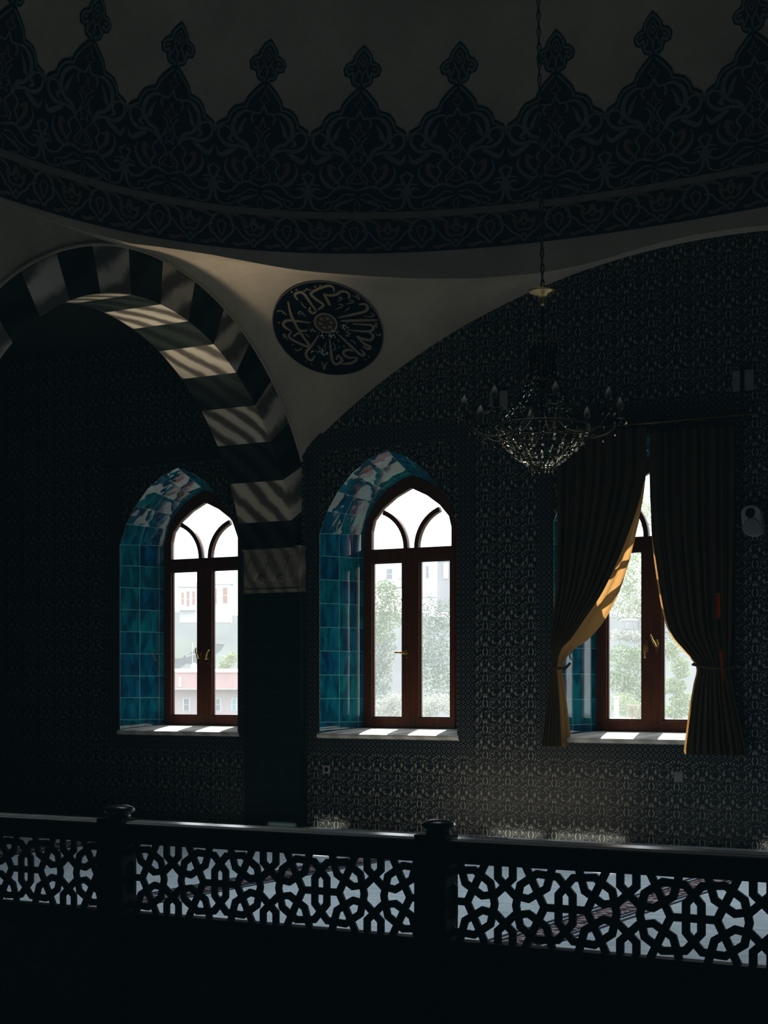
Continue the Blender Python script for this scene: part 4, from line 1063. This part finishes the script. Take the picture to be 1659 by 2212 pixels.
# fence and post in the garden
fn = thing('garden_fence', 'crossed wooden garden fence at the foot of the curtained right window', 'fence', P(*at(1378, 1552, 9800)))
b = MB()
for i in range(7):
    x = 1356+i*9
    b.tube([P(*at(x, 1552, 9800)), P(*at(x+9, 1524, 9800))], .8*9800/F*U, 5); b.tube([P(*at(x+9, 1552, 9800)), P(*at(x, 1524, 9800))], .8*9800/F*U, 5)
b.tube([P(*at(1354, 1524, 9800)), P(*at(1424, 1525, 9800))], .9*9800/F*U, 5); b.build('rails', M['ext_wood'], fn)
pp = thing('gate_post', 'white square gate post at the left edge of the right window view', 'post', P(*at(1331, 1740, 9600)))
b = MB(); q = [(1326, 1741), (1337, 1741), (1337, 1508), (1326, 1508)]; b.hexa([P(*at(x, y, 9600)) for x, y in q], [P(*at(x, y, 9700)) for x, y in q]); b.build('shaft', M['ext_white'], pp)
b = MB(); q = [(1324, 1508), (1339, 1508), (1339, 1504), (1324, 1504)]; b.hexa([P(*at(x, y, 9590)) for x, y in q], [P(*at(x, y, 9710)) for x, y in q]); b.build('cap', M['ext_white'], pp)
# television aerial on the pink house
an = thing('roof_aerial', 'white television aerial with a dish on the pink house roof', 'aerial', P(*at(418, 1452, 33400)))
b = MB(); r = .5*33400/F*U
b.tube([P(*at(416, 1452, 33400)), P(*at(416, 1388, 33400))], r, 6); b.tube([P(*at(402, 1418, 33400)), P(*at(430, 1410, 33400))], r*.8, 6)
for k in range(5): b.tube([P(*at(404+k*6, 1422-k*1.8, 33400)), P(*at(404+k*6, 1412-k*1.8, 33400))], r*.6, 5)
b.build('mast', M['ext_white'], an)
b = MB(); b.lathe([(.001, 0), (8*33400/F*U, 2*33400/F*U)], P(*at(420, 1440, 33300)), 16, 0, Vector((.3, -1, .3))); b.build('dish', M['ext_white'], an)

# ================================================================ LIGHT
w = bpy.data.worlds.new('World'); sc.world = w; w.use_nodes = True
bg = w.node_tree.nodes['Background']; bg.inputs[0].default_value = (.90, .95, 1.0, 1); bg.inputs[1].default_value = 2.7
def light(name, ty, loc, energy, color, direction, **kw):
    l = bpy.data.lights.new(name, ty); l.energy = energy; l.color = color
    for k, v in kw.items(): setattr(l, k, v)
    o = bpy.data.objects.new(name, l); COL.objects.link(o); o.location = loc
    o.rotation_euler = Vector(direction).to_track_quat('-Z', 'Y').to_euler(); return o
light('sun', 'SUN', P(0, -800, 800), 16., (1., .94, .84), (148, -618, -728), angle=.01)
# daylight from the neighbouring windows further along the same wall, out of view to the right
for i, c in enumerate((1306., 1852.)):
    light('window_daylight', 'AREA', P(c, 4, 110), 50, (.84, .94, 1.), (0, -1, -.75), shape='RECTANGLE', size=1.1, size_y=2.4, spread=math.radians(100))
# unseen fill lamp added above the view to brighten the floor evenly
light('overhead_fill', 'AREA', P(760, 1000, 1500), 75, (.80, .93, 1.), (0, 0, -1), shape='RECTANGLE', size=4, size_y=4, spread=math.radians(62))
# added fill lamps, imitating sunlight thrown back up from the carpet
for c, t_, e, sp, d in ((-170., 210, 3.5, 90, (0, -.2, 1)), (420., 330, 7, 160, (0, 1, .3))):
    light('carpet_bounce_fill', 'AREA', P(c, t_, FLOOR+(3 if c < 0 else 40)), e, (1., .84, .62), d, shape='RECTANGLE', size=.85 if c < 0 else 2., size_y=1. if c < 0 else .8, spread=math.radians(sp))
for s_a, s_b, e in ((-70, 0, .06), (40, 105, .12), (456, 560, .18), (590, 733, .24), (1010, 1120, .16)):
    light('wall_base_fill', 'AREA', P((s_a+s_b)/2, 34, FLOOR+3), e, (1., .95, .8), (0, 1, .12), shape='RECTANGLE', size=(s_b-s_a)*U, size_y=.02, spread=math.radians(70))  # added strip lamps, brightening spots along the wall base
light('pendentive_fill', 'SPOT', P(-215, 340, FLOOR+5), 1000, (1., .84, .62), (290, -95, 1100), spot_size=math.radians(33), spot_blend=1., shadow_soft_size=.35)  # added spot, standing in for sun bounced up through the arch

# ================================================================ CAMERA
cam = bpy.data.cameras.new('camera'); co = bpy.data.objects.new('camera', cam); COL.objects.link(co)
co.location = P(CS, CT, 0); co.rotation_euler = (PI/2, 0, ANG)
cam.sensor_fit = 'AUTO'; cam.sensor_width = 36.0; cam.lens = F/2212*36
cam.shift_x = 0; cam.shift_y = (HY-1106.0)/2212
cam.clip_start = .05; cam.clip_end = 2000
sc.camera = co
sc.view_settings.view_transform = 'Standard'; sc.view_settings.look = 'None'
sc.view_settings.exposure = 0; sc.view_settings.gamma = 1
# the photograph's faded, cool blacks
sc.view_settings.use_curve_mapping = True
cm = sc.view_settings.curve_mapping; cm.black_level = (-.0011, -.0026, -.0033); cm.update()
cy = sc.cycles
cy.max_bounces = 8; cy.diffuse_bounces = 4; cy.glossy_bounces = 4; cy.transmission_bounces = 6; cy.transparent_max_bounces = 12
cy.sample_clamp_indirect = 4; cy.caustics_reflective = False; cy.caustics_refractive = False
cy.use_denoising = True
